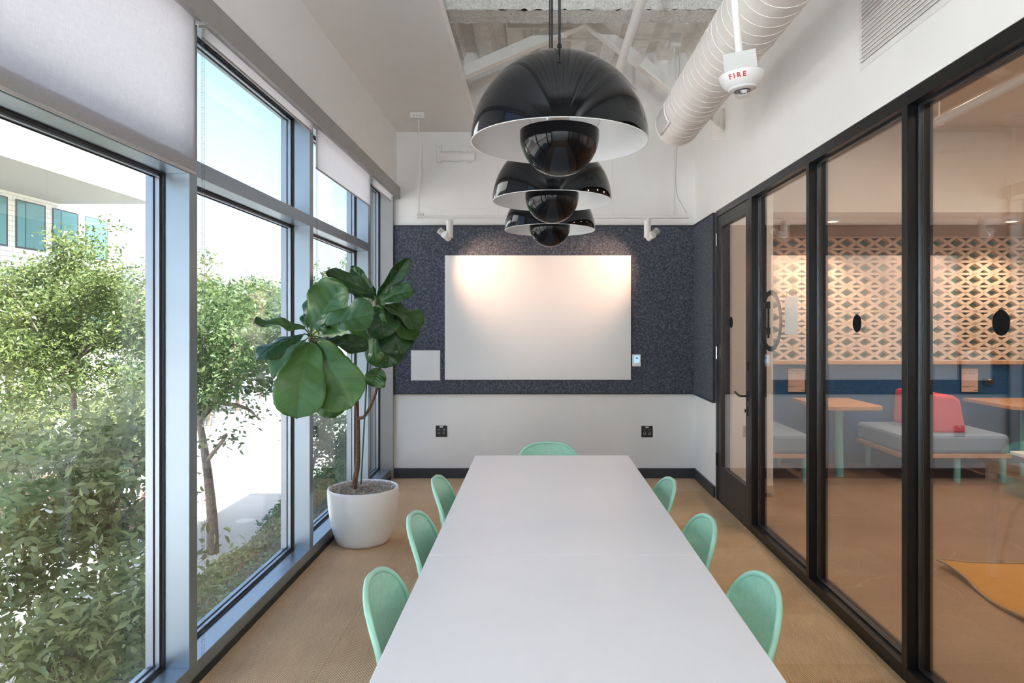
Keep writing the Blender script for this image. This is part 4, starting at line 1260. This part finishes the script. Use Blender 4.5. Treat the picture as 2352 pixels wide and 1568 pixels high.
for r_ in range(nr):
    for c_ in range(nc):
        if first is None:
            first = blk.build('breeze_block', M['block'], scr)
            me = first.data
            v = np.array([tuple(q.co) for q in me.vertices]) + np.array(ORG[scr])
            me.vertices.foreach_set('co', v.ravel()); me.update()
            o = first
        else:
            o = first.copy(); COL.objects.link(o)
        p = Vector((2.33 + bw * (c_ + 0.5), CYB - 0.006, zb0 + bh * (r_ + 0.5)))
        o.location = p - ORG[scr]

# lounge ceiling lights: lit downlights in the soffit over the booths
dl = MB
M['warm'] = emit('warm_diffuser', (1.0, 0.72, 0.45), 3.0)
for k, (px, lab) in enumerate([(1922, 'small lit downlight above the left booth'), (2338, 'small lit downlight above the right booth at the picture edge')]):
    c = at(px, 526, 7.02)
    t = thing('downlight', lab, 'downlight', (c.x, 7.12, 2.62), group='lounge downlights')
    MB().lathe([(0.05, 0.0), (0.075, 0.0), (0.078, 0.02), (0.075, 0.04), (0.05, 0.04)], (c.x, 7.12, 2.62), 32).build('ring', M['wmetal'], t, smooth=40)
    MB().disc((c.x, 7.12, 2.628), 0.055, 'z', 32, 0.006).build('diffuser', M['warm'], t)
    l = bpy.data.lights.new('downlight', 'SPOT'); l.energy = 14; l.color = (1.0, 0.73, 0.52); l.spot_size = math.radians(125); l.spot_blend = 0.7; l.shadow_soft_size = 0.05
    lo = bpy.data.objects.new('downlight_light', l); COL.objects.link(lo); lo.parent = t; lo.location = (0, 0, -0.02)
for k, (x, y) in enumerate([(3.2, 1.0), (5.2, 1.0), (3.2, 3.2), (5.2, 3.2), (3.2, 5.2), (5.2, 5.2)]):
    t = thing('ceiling_disc_light', 'round lounge ceiling lamp ' + ['near the partition by the viewer','far from the partition by the viewer','near the partition, middle row','far from the partition, middle row','near the partition, by the booths','far from the partition, by the booths'][k], 'ceiling lamp', (x, y, 3.44), group='lounge ceiling lamps')
    MB().lathe([(0.0005, 0.06), (0.16, 0.06), (0.165, 0.05), (0.165, 0.01), (0.15, 0.0), (0.14, 0.0)], (x, y, 3.44), 32).build('housing', M['wmetal'], t, smooth=40)
    MB().disc((x, y, 3.444), 0.145, 'z', 32, 0.006).build('diffuser', M['warm'], t)
    l = bpy.data.lights.new('disc', 'AREA'); l.shape = 'DISK'; l.size = 0.28; l.energy = 4.5; l.color = (1.0, 0.84, 0.68)
    lo = bpy.data.objects.new('disc_light', l); COL.objects.link(lo); lo.parent = t; lo.location = (0, 0, -0.004)

# pipe under the lounge ceiling
pa, pb = at(2200, 256, 4.4), at(2352, 176, 3.8)
t = thing('ceiling_pipe', 'white pipe slung under the lounge ceiling at upper right', 'pipe', (2.71, 3.5, 2.92))
MB().tube([(2.71, 4.9, 2.92), (2.71, YF + 0.05, 2.92)], 0.028, 18).build('pipe_run', M['wmetal'], t, smooth=40)
for y in (2.3, 3.7, 4.6):
    MB().tube([(2.71, y, 2.94), (2.71, y, 3.50)], 0.006, 8).build('hanger', M['wmetal'], t)
    MB().tube([(2.71, y - 0.014, 2.92), (2.71, y + 0.014, 2.92)], 0.034, 18).build('clamp', M['wmetal'], t)

# booth benches
def soft_box(mb, x0, x1, y0, y1, z0, z1):
    mb.box(x0, x1, y0, y1, z0, z1)
def bench(x0, x1, lab, backx, taper):
    y0, y1 = 6.66, 7.62
    t = thing('booth_bench', lab, 'bench', ((x0 + x1) / 2, (y0 + y1) / 2, 0), group='booth benches')
    MB().box(x0, x1, y0, y1, 0.245, 0.285).build('base_rail', M['wood'], t, bevel=0.003)
    MB().box(x0 + 0.01, x1 - 0.01, y0 + 0.01, y1, 0.286, 0.47).build('seat_cushion', M['seatf'], t, bevel=0.035)
    for x in ((x0 + 0.03, (x0 + x1) / 2, x1 - 0.09) if backx else (x1 - 0.10,)):
        for y in (y0 + 0.05, y1 - 0.16):
            MB().tube([(x + 0.03, y, 0), (x + 0.03, y, 0.246)], 0.030, 20).build('leg', M['teal'], t, smooth=40)
    if not backx: return t
    bk = MB()
    a0, a1, b0, b1 = backx[0], backx[1], backx[0] + taper[0], backx[1] - taper[1]
    bk.prism([(a0, 0.46), (a1, 0.46), (b1, 0.80), ((b0 + b1) / 2 + 0.05, 0.84), (b0, 0.84)], 'y', y0 + 0.16, y1)
    bk.build('backrest', M['pinkf'], t, bevel=0.03)
    return t
bench(3.56, 4.64, 'grey booth bench with a coral backrest in its middle', (3.97, 4.30), (0.02, 0.06))
bench(2.30, 2.70, 'grey booth bench at the left end beside the white pier', None, None)
def ltable(x0, x1, y0, lab):
    y1 = 7.60
    t = thing('booth_table', lab, 'table', ((x0 + x1) / 2, 7.1, 0), group='booth tables')
    poly = []
    r = 0.12
    for (cx, cy, a0) in ((x0 + r, y0 + r, 180), (x1 - r, y0 + r, 270)):
        for k in range(9):
            a = math.radians(a0 + k * 11.25); poly.append((cx + r * math.cos(a), cy + r * math.sin(a)))
    poly += [(x1, y1), (x0, y1)]
    MB().prism(poly, 'z', 0.700, 0.735).build('table_top', M['wood'], t, bevel=0.003)
    cx = x0 + 0.26
    MB().tube([(cx, 7.0, 0), (cx, 7.0, 0.70)], 0.040, 24).build('pedestal', M['teal'], t, smooth=40)
    MB().lathe([(0.0005, 0.0), (0.046, 0.0), (0.046, 0.006), (0.042, 0.008), (0.0005, 0.008)], (cx, 7.0, 0), 32).build('foot_plate', M['teal'], t, smooth=40)
ltable(2.84, 3.46, 6.74, 'oak booth table on a teal pedestal between the two benches')
ltable(4.74, 5.70, 6.74, 'oak booth table at the right picture edge')
# dark low table at the right edge
t = thing('low_table', 'dark low table with a pale top at the lower right edge of the lounge', 'table', (4.8, 6.0, 0))
MB().box(4.40, 5.40, 5.75, 6.35, 0.345, 0.375).build('table_top', M['tabletop'], t, bevel=0.003)
MB().box(4.42, 5.38, 5.77, 6.33, 0.29, 0.344).build('apron', M['dtable'], t)
for x in (4.50, 5.26):
    for y in (5.82, 6.24):
        MB().box(x, x + 0.04, y, y + 0.04, 0, 0.29).build('leg', M['dtable'], t)
# framed notices on the blue wall
def notice(px, lab):
    c = at(px, 873, CYB - 0.02)
    t = thing('framed_notice', lab, 'poster', (c.x, CYB - 0.015, c.z - 0.14), group='framed notices on the blue wall')
    w_, h_ = 0.102, 0.138
    yf = CYB - 0.015
    f = MB()
    f.box(c.x - w_, c.x + w_, yf - 0.012, yf, c.z + h_ - 0.008, c.z + h_); f.box(c.x - w_, c.x + w_, yf - 0.012, yf, c.z - h_, c.z - h_ + 0.008)
    f.box(c.x - w_, c.x - w_ + 0.008, yf - 0.012, yf, c.z - h_, c.z + h_); f.box(c.x + w_ - 0.008, c.x + w_, yf - 0.012, yf, c.z - h_, c.z + h_)
    f.build('frame', M['blackp'], t)
    pp = MB().box(c.x - w_ + 0.008, c.x + w_ - 0.008, yf - 0.006, yf - 0.001, c.z - h_ + 0.008, c.z + h_ - 0.008).build('print', M['poster'], t)
    for row, s in enumerate(('Prioritizing our', 'health, together')):
        v, f_ = text_mesh(s, 0.026)
        xs = [p[0] for p in v]; k = 0.150 / (max(xs) - min(xs))
        m = MB(); m.add([((p[0] - min(xs)) * k + c.x - w_ + 0.016, yf - 0.0068, c.z + h_ - 0.036 - row * 0.028 + p[1] * k) for p in v], f_)
        m.build('headline', M['ink'], pp, fix=False)
    q = MB()
    for (za, xl) in ((-0.070, 0.140), (-0.078, 0.078)):
        q.box(c.x - w_ + 0.016, c.x - w_ + 0.016 + xl, yf - 0.0068, yf - 0.0058, c.z + za, c.z + za + 0.003)
    q.box(c.x + w_ - 0.052, c.x + w_ - 0.016, yf - 0.0068, yf - 0.0058, c.z - h_ + 0.022, c.z - h_ + 0.027)
    q.build('small_print', M['ink'], pp)
notice(1829, 'framed pink notice on the blue wall at the left booth')
notice(2227, 'framed pink notice on the blue wall beside the coral backrest')
c = at(2269, 875, CYB - 0.02)
t = thing('usb_outlet', 'small black outlet box on the blue wall right of the notice', 'outlet', (c.x, CYB - 0.015, c.z - 0.03))
MB().box(c.x - 0.055, c.x + 0.055, CYB - 0.05, CYB - 0.015, c.z - 0.035, c.z + 0.035).build('housing', M['blackp'], t, bevel=0.004)
MB().box(c.x - 0.012, c.x + 0.016, CYB - 0.0525, CYB - 0.0495, c.z + 0.015, c.z + 0.026).build('label_strip', M['wplastic'], t)
c = at(2217, 991, 6.81)
# rug with a folded corner
t = thing('rug', 'ochre woven rug with a rumpled folded corner on the brown concrete', 'rug', (3.2, 3.6, 0))
R0 = [at(2152, 1300, 4.37), at(2300, 1303, 4.36), at(2352, 1415, 3.63)]
ca = Vector((2.575, 4.385, 0)); ux = Vector((1, 0.0, 0)); uy = Vector((-0.04, -1, 0)).normalized()
def rug_pt(u, v):
    p = ca + ux * (u * 2.6) + uy * (v * 2.2)
    e = math.exp(-(u * 2.6 / 0.18) ** 2) * 0.5 + math.exp(-((v * 2.2) / 0.25) ** 2) * 0.25
    z = 0.006 + 0.016 * e * (1 + math.sin(v * 19 + u * 9)) + 0.02 * math.exp(-((u * 2.6) ** 2 + (v * 2.2) ** 2) / 0.02)
    return (p.x + 0.02 * math.sin(v * 17) * (1 - u), p.y + 0.015 * math.sin(u * 15) * (1 - v), z)
r_ = MB(); r_.grid(rug_pt, 70, 60)
ro_ = r_.build('pile', M['rug'], t, smooth=180, fix=False)
md = ro_.modifiers.new('t', 'SOLIDIFY'); md.thickness = 0.008; md.offset = 1
M['rugedge'] = plain('rug_binding', (0.36, 0.27, 0.19), 0.9)
e1 = [Vector(rug_pt(0, v / 60)) + Vector((-0.002, 0, 0.003)) for v in range(61)]
MB().tube(e1, 0.0065, 6).build('binding', M['rugedge'], t, smooth=60)
e1 = [Vector(rug_pt(u / 70, 0)) + Vector((0, 0.002, 0.003)) for u in range(71)]
MB().tube(e1, 0.0055, 6).build('binding', M['rugedge'], t, smooth=60)

# ================================================================== outdoors
ZG = -2.5
MB().box(-150, 12, -40, 150, ZG - 0.4, ZG - 0.02).build('ground', M['lot'], origin=(0, 0, ZG))['kind'] = 'structure'
MB().box(-10.3, -5.3, -38, 140, ZG - 0.02, ZG).build('road', M['asphalt'], origin=(-8, 0, ZG))['kind'] = 'structure'
MB().box(-10.75, -10.3, -38, 140, ZG - 0.02, ZG + 0.14).build('kerb', M['kerb'], origin=(-10.5, 0, ZG))['kind'] = 'structure'
MB().box(-13.0, -10.75, -38, 22, ZG - 0.02, ZG + 0.10).build('planting_strip', M['mulch'], origin=(-11.8, 0, ZG))['kind'] = 'structure'
MB().box(-5.3, -1.70, -38, 60, ZG - 0.02, ZG + 0.06).build('planting_bed', M['earth'], origin=(-3.5, 0, ZG))['kind'] = 'structure'
MB().box(-40, -14.0, 0, 34, ZG - 0.02, ZG - 0.005).build('added_dark_lot', M['darklot'], origin=(-27, 17, ZG))['kind'] = 'structure'  # dark strip added to cut ground bounce onto the overhang soffit
for k in range(7):
    y = 13 + 3.0 * k
    m = MB().box(-18.5, -14.0, y, y + 0.12, ZG - 0.006, ZG - 0.001).build('lot_line', M['lotline'], origin=(-16, y, ZG - 0.02)); m['kind'] = 'structure'
# our own building outside the room: wall below the windows, roof, clad wing beyond the back wall
MB().box(-1.66, 9.0, -6, 7.0, ZG, -0.25).build('wall_base', M['clad'], origin=(4, 0, ZG))['kind'] = 'structure'
MB().box(-1.66, -1.47, YF, YB, -0.25, -0.001).build('wall_left_base', M['clad'])['kind'] = 'structure'
MB().box(-1.90, 9.0, -6, 14.0, 4.40, 6.30).build('roof', M['bwall'], origin=(4, 4, 4.4))['kind'] = 'structure'
MB().box(-1.72, -1.60, YF, YB + 0.1, 2.93, 4.40).build('wall_left_outer', M['clad'])['kind'] = 'structure'
wg = thing('wall_wing', kind='structure', loc=(-1.7, 10, ZG))
MB().box(-1.735, -1.50, 7.03, 14.0, ZG, 4.40).build('wing_core', M['gasket'], wg)
z = ZG
while z < 4.38:
    y = 7.02
    while y < 13.9:
        MB().box(-1.765, -1.735, y + 0.004, y + 1.39, z + 0.006, min(z + 0.92, 4.40)).build('cladding_panel', M['clad'], wg)
        y += 1.396
    z += 0.93

# office building across the road
bX = -20.5
t = thing('office_building', 'white office building across the road with a deep overhang and green-tinted windows', 'building', (bX, 26, ZG))
bz = HC + 5.18
MB().box(bX - 10, bX, 5, 33.3, ZG, bz).build('lower_wall', M['brick'], t)
MB().box(bX - 10, bX, 29.3, 33.3, bz, bz + 0.01).build('wall_top', M['bwall'], t)
MB().box(bX - 10, -16.4, 5, 29.3, bz, bz + 4.0).build('overhang', M['bwall'], t)
MB().box(bX + 0.02, -16.42, 5.02, 29.28, bz - 0.012, bz).build('soffit', M['bsoffit'], t)
for z in (0.65, 1.3, 1.95, 2.6, 3.25):
    MB().box(-16.4, -16.395, 5, 29.3, bz + z, bz + z + 0.012).build('fascia_joint', M['bsoffit'], t)
wt, wb_ = HC + 0.2385 * 20.5, HC + 0.1506 * 20.5
ys = []
for (xa, xb) in ((38, 100), (122, 176), (197, 244)):
    ys.append((F * 20.5 / (VX - xa), F * 20.5 / (VX - xb)))
st = ys[1][0] - ys[0][0]
allw = ys + [(ys[0][0] - st * (k + 1), ys[0][1] - st * (k + 1)) for k in range(6)]
for zt_, zb_ in ((wt, wb_), (wt - 4.0, wb_ - 4.0)):
    for (ya, yb) in allw:
        if ya < 6: continue
        wi = MB().box(bX - 0.05, bX + 0.02, ya - 0.07, yb + 0.10, zb_ - 0.07, zt_ + 0.05).build('window', M['bframe'], t)
        ym = ya + (yb - ya) * 0.30
        MB().box(bX + 0.015, bX + 0.03, ya, ym - 0.025, zb_, zt_).build('window_pane', M['bglass'], wi)
        MB().box(bX + 0.015, bX + 0.03, ym + 0.025, yb, zb_, zt_).build('window_pane', M['bglass'], wi)

# ------------------------------------------------------------------ trees, shrubs, hedge
def leaf_cloud(name, mat, parent, pts, size, droop=0.35, seed=1, big=False, up=None):
    """one mesh of many small pointed leaves at pts"""
    g = np.random.default_rng(seed)
    n = len(pts)
    d = g.normal(size=(n, 3)); d[:, 2] = d[:, 2] * 0.6 - droop
    d /= np.linalg.norm(d, axis=1)[:, None]
    h = g.normal(size=(n, 3)); h[:, 2] += 0.8
    s = np.cross(d, h); s /= np.linalg.norm(s, axis=1)[:, None]
    nn = np.cross(s, d)
    L = size * g.uniform(0.65, 1.25, n)[:, None]; W = L * 0.40
    p = pts
    if big:
        q = [p, p + d * L * 0.30 + s * W * 0.42 + nn * W * 0.10, p + d * L * 0.65 + s * W * 0.42 + nn * W * 0.06, p + d * L - nn * L * 0.12,
             p + d * L * 0.65 - s * W * 0.42 + nn * W * 0.06, p + d * L * 0.30 - s * W * 0.42 + nn * W * 0.10, p + d * L * 0.35, p + d * L * 0.68 - nn * L * 0.03]
        V = np.stack(q, 1).reshape(-1, 3); k = 8
        quads = [(0, 1, 6), (1, 2, 7, 6), (2, 3, 7), (0, 6, 5), (6, 7, 4, 5), (7, 3, 4)]
    else:
        q = [p, p + d * L * 0.5 + s * W * 0.5, p + d * L, p + d * L * 0.5 - s * W * 0.5]
        V = np.stack(q, 1).reshape(-1, 3); k = 4
        quads = [(0, 1, 2), (0, 2, 3)]
    o0 = np.array(ORG[parent])
    V = V - o0
    loops = []; tot = []
    base_ = (np.arange(n) * k)
    me = bpy.data.meshes.new(name)
    me.vertices.add(len(V)); me.vertices.foreach_set('co', V.astype(np.float32).ravel())
    flat = np.concatenate([np.array(f) for f in quads]); ln = np.array([len(f) for f in quads])
    li = (base_[:, None] + flat[None, :]).ravel()
    lt = np.tile(ln, n); ls = np.concatenate([[0], np.cumsum(lt)[:-1]])
    me.loops.add(len(li)); me.loops.foreach_set('vertex_index', li.astype(np.int32))
    me.polygons.add(len(lt)); me.polygons.foreach_set('loop_start', ls.astype(np.int32)); me.polygons.foreach_set('loop_total', lt.astype(np.int32))
    me.update(); me.validate()
    o = link_mesh(name, me, mat, parent)
    tag(o, kind='stuff')
    return o

def limb(mb, pts, r0, r1, n=7):
    c = catmull([tuple(p) for p in pts], 4)
    mb.tube(c, [r0 + (r1 - r0) * i / (len(c) - 1) for i in range(len(c))], n)
    return c

def tree(name, label, trunk, crown, rad, nleaf, size, mat, seed, group, limbs=None, nlimb=8, r0=0.09, big=False, hang=0.3, ncl=150, cl=0.20, cat='tree'):
    """trunk: points upward; crown: centre; rad: ellipsoid radii; limbs: extra drawn branches"""
    g = random.Random(seed); ng = np.random.default_rng(seed)
    t = thing(name, label, cat, tuple(trunk[0]), group=group)
    wood = MB()
    limb(wood, trunk, r0, r0 * 0.55, 9)
    top = Vector(trunk[-1]); C = Vector(crown)
    ends = []
    for L in (limbs or []):
        c = limb(wood, L, r0 * 0.42, r0 * 0.14); ends += c[len(c) // 2:]
    for k in range(nlimb):
        a = 2 * math.pi * (k + g.random() * 0.6) / nlimb
        e = C + Vector((math.cos(a) * rad[0] * g.uniform(0.5, 0.9), math.sin(a) * rad[1] * g.uniform(0.5, 0.9), g.uniform(-0.45, 0.75) * rad[2]))
        m1 = top.lerp(e, 0.45) + Vector((g.gauss(0, 0.1), g.gauss(0, 0.1), 0.12 * rad[2]))
        c = limb(wood, [top, m1, e], r0 * 0.40, r0 * 0.10); ends += c[3:]
        for q in range(4):
            s0 = c[g.randrange(3, len(c))]
            e2 = s0 + Vector((g.gauss(0, 0.3) * rad[0], g.gauss(0, 0.3) * rad[1], g.gauss(0.1, 0.25) * rad[2]))
            c2 = limb(wood, [s0, s0.lerp(e2, 0.5) + Vector((0, 0, 0.05)), e2], r0 * 0.11, r0 * 0.04, 5); ends += c2[2:]
    wood.build('trunk', M['trunk'], t, smooth=70)
    # leaf clusters: some along the branches, the rest through the crown
    cen = []
    for k in range(ncl):
        if k % 3 and ends:
            p = Vector(ends[g.randrange(len(ends))]) + Vector((g.gauss(0, 0.12), g.gauss(0, 0.12), g.gauss(0, 0.10)))
        else:
            while True:
                q = Vector((g.uniform(-1, 1), g.uniform(-1, 1), g.uniform(-1, 1)))
                if 0.25 < q.length < 1: break
            p = C + Vector((q.x * rad[0], q.y * rad[1], q.z * rad[2]))
        cen.append(tuple(p))
    cen = np.array(cen)
    idx = ng.integers(0, len(cen), nleaf)
    pts = cen[idx] + ng.normal(0, cl, (nleaf, 3)) * np.array([1, 1, 0.62])
    leaf_cloud('foliage', mat, t, pts, size, hang, seed, big)
    return t

def gz(px, y, dz=0): 
    p = at(px, 745, y); return Vector((p.x, y, ZG + dz))

# tree A across the road, seen through the first window
yA = 13.5
tree('street_tree', 'leafy street tree with a forked grey trunk seen through the first window',
     [gz(168, yA), at(170, 960, yA), at(166, 830, yA)], at(180, 785, yA), (1.9, 1.6, 1.9), 26000, 0.105, M['leafA'], 21, 'trees outside',
     limbs=[[at(168, 850, yA), at(120, 820, yA), at(75, 740, yA - 0.3), at(15, 650, yA - 0.4)],
            [at(168, 840, yA), at(210, 790, yA - 0.3), at(290, 730, yA - 0.5), at(330, 650, yA - 0.5)],
            [at(168, 830, yA), at(185, 700, yA), at(165, 610, yA), at(150, 560, yA)]], r0=0.075, ncl=330, cl=0.19)
tree('street_tree', 'tall green tree farther off behind the forked trunk at the left edge',
     [gz(20, 18), at(22, 850, 18), at(25, 800, 18)], at(35, 740, 18), (2.1, 1.9, 1.7), 11000, 0.16, M['leafB'], 22, 'trees outside', r0=0.11, ncl=200, cl=0.25)
tree('street_tree', 'green tree at the far side of the lot behind the first mullion',
     [gz(330, 22.6), at(330, 880, 22.6), at(332, 820, 22.6)], at(330, 760, 22.6), (2.4, 2.0, 1.9), 11000, 0.16, M['leafB'], 23, 'trees outside', r0=0.10, ncl=200, cl=0.24)
# tree C with the bare leaning trunk in the second window
yC = 12.1
tree('street_tree', 'slender tree with a pale bare trunk standing in the hedge',
     [gz(489, yC), at(487, 1180, yC), at(474, 1060, yC), at(458, 965, yC)], at(540, 800, yC), (1.5, 1.3, 1.05), 9000, 0.125, M['leafB'], 24, 'trees outside',
     limbs=[[at(458, 965, yC), at(490, 930, yC), at(515, 880, yC), at(540, 800, yC), at(520, 740, yC)],
            [at(458, 965, yC), at(440, 880, yC), at(420, 780, yC)],
            [at(505, 925, yC), at(560, 935, yC - 0.3), at(600, 965, yC - 0.4)],
            [at(474, 1060, yC), at(520, 1000, yC - 0.4), at(500, 1010, yC - 0.6)]], r0=0.105, nlimb=7, ncl=170, cl=0.16)
for k, (px, y, top_y, rx, lab) in enumerate([(480, 27.4, 640, 2.2, 'rounded tree beyond the road just right of the first mullion'),
                                             (545, 32.2, 625, 2.3, 'taller rounded tree beyond the road in the middle of the second window'),
                                             (600, 37.4, 650, 2.5, 'pointed tree beyond the road left of the fig leaves'),
                                             (650, 42.8, 690, 2.6, 'low tree beyond the road beside the second mullion'),
                                             (745, 48.6, 640, 2.9, 'tree beyond the road at the left of the third window'),
                                             (800, 54, 590, 2.3, 'narrow tree rising in the third window behind the fig')]):
    top = at(px, top_y, y); ca_ = (top.z + (ZG + 1.6)) / 2
    tree('distant_tree', lab, [gz(px, y), gz(px + 3, y, 1.2), Vector((top.x, y, ca_ - 0.4))], (top.x, y, ca_), (rx, rx, (top.z - ZG - 1.6) / 2), 7500, 0.22, M['leafA'] if k % 2 else M['leafB'], 40 + k, 'trees outside', r0=0.12, ncl=170, cl=0.26)
# small dark shrub-trees seen low in the third window
tree('street_tree', 'small twiggy tree low in the third window behind the fig stem',
     [gz(700, 14), gz(715, 14, 1.0), at(735, 1010, 14)], at(760, 1010, 14), (0.75, 0.8, 0.6), 3000, 0.11, M['leafB'], 61, 'trees outside', r0=0.05, nlimb=6, ncl=60, cl=0.13)
tree('columnar_shrub', 'dark clipped shrub beside the third mullion outside', [gz(812, 16), gz(812, 16, 0.4), gz(812, 16, 0.8)], gz(812, 16, 1.0), (0.42, 0.5, 1.0), 3500, 0.09, M['hedge'], 62, 'trees outside', r0=0.04, nlimb=5, ncl=70, cl=0.10, cat='shrub')
# bushes on the planting strip behind the forked tree
for k, (px, y, w_, h_, lab) in enumerate([(15, 16.2, 1.2, 1.35, 'tall loose bush across the road at the left picture edge'),
                                          (120, 20.9, 1.5, 1.6, 'tall loose bush across the road left of the forked trunk'),
                                          (250, 17.0, 1.0, 1.3, 'tall loose bush across the road right of the forked trunk'),
                                          (345, 19.6, 1.1, 1.4, 'tall loose bush across the road beside the first mullion')]):
    tree('road_bush', lab, [gz(px, y, 0.08), gz(px, y, 0.5), gz(px + 3, y, 0.9)], gz(px, y, h_ + 0.1), (w_, w_ * 0.8, h_), 7500, 0.12, M['leafB'] if k % 2 else M['leafC'], 100 + k, 'bushes across the road', r0=0.05, nlimb=7, ncl=110, cl=0.17, cat='shrub')
# large-leaved shrubs close outside the first window
for k, (px, py, y, rad, nl, lab) in enumerate([
        (60, 1180, 4.9, (0.75, 0.8, 0.85), 3000, 'leafy shrub close outside the first window at the left edge'),
        (230, 1130, 5.4, (0.60, 0.7, 0.70), 2600, 'leafy shrub close outside the first window beside its mullion'),
        (150, 1430, 4.5, (0.80, 0.8, 0.65), 2600, 'low leafy shrub at the bottom of the first window'),
        (330, 1420, 5.2, (0.45, 0.6, 0.75), 1700, 'dark low shrub at the foot of the first mullion outside')]):
    c = at(px, py, y)
    tree('garden_shrub', lab, [(c.x, y + 0.3, ZG + 0.05), (c.x - 0.06, y + 0.2, (ZG + c.z) / 2), (c.x, y, c.z - rad[2] * 0.6)], c, rad, nl, 0.095, M['leafC'], 70 + k, 'garden shrubs', r0=0.022, nlimb=9, big=True, ncl=150, cl=0.085, hang=0.25, cat='shrub')
# hedge along the building
def hedge(name, label, x0, x1, y0, y1, z0, z1, n, size, mat, seed, bumpy=0.12):
    t = thing(name, label, 'hedge', ((x0 + x1) / 2, (y0 + y1) / 2, ZG + 0.06))
    core = MB()
    def hp(u, v):
        x_ = x0 + (x1 - x0) * u; y_ = y0 + (y1 - y0) * v
        e = min(1, min(u, 1 - u) * 6, min(v, 1 - v) * 30)
        return (x_, y_, z0 + (z1 - z0) * (0.25 + 0.75 * math.sqrt(max(0, e))) + bumpy * math.sin(x_ * 3.1 + y_ * 1.3) * math.sin(y_ * 2.3) * 0.6)
    core.grid(hp, 24, 60)
    core.build('hedge_core', M['earth'], t, smooth=180, fix=False)
    g = np.random.default_rng(seed)
    uu = g.random(n); vv = g.random(n) ** 1.25
    P = np.array([hp(a, b) for a, b in zip(uu, vv)]); P[:, 2] += g.normal(0.02, 0.05, n)
    leaf_cloud('hedge_leaves', mat, t, P, size, -0.25, seed)
hedge('ground_cover', 'pale low ground cover below the second window', -4.9, -1.75, 3.0, 12.6, ZG + 0.05, ZG + 0.55, 42000, 0.065, M['hedge2'], 81, 0.16)
hedge('clipped_hedge', 'green clipped hedge running along the building past the bare trunk', -5.2, -1.95, 12.7, 40, ZG + 0.05, ZG + 0.75, 30000, 0.10, M['hedge'], 82)
tree('garden_shrub', 'reddish low shrub on the mulch strip across the road', [gz(318, 13.6), gz(318, 13.6, 0.2), gz(320, 13.6, 0.3)], gz(318, 13.6, 0.3), (0.9, 0.9, 0.3), 2500, 0.08, leaf_mat('red_shrub_leaf', (0.25, 0.12, 0.06), (0.42, 0.26, 0.15)), 91, 'garden shrubs', r0=0.03, ncl=60, cl=0.1, cat='shrub')
t = thing('manhole_cover', 'round metal cover in the shaded road', 'manhole cover', at(562, 1196, F * 4.05 / 451))
c = at(562, 1196, F * 4.05 / 451)
MB().lathe([(0.0005, 0.0), (0.17, 0.0), (0.17, 0.006), (0.15, 0.008), (0.0005, 0.008)], (c.x, c.y, ZG), 40).build('cover', M['kerb'], t)
MB().lathe([(0.17, 0.0), (0.20, 0.0), (0.20, 0.005), (0.17, 0.005)], (c.x, c.y, ZG), 40).build('ring', M['seam'], t)
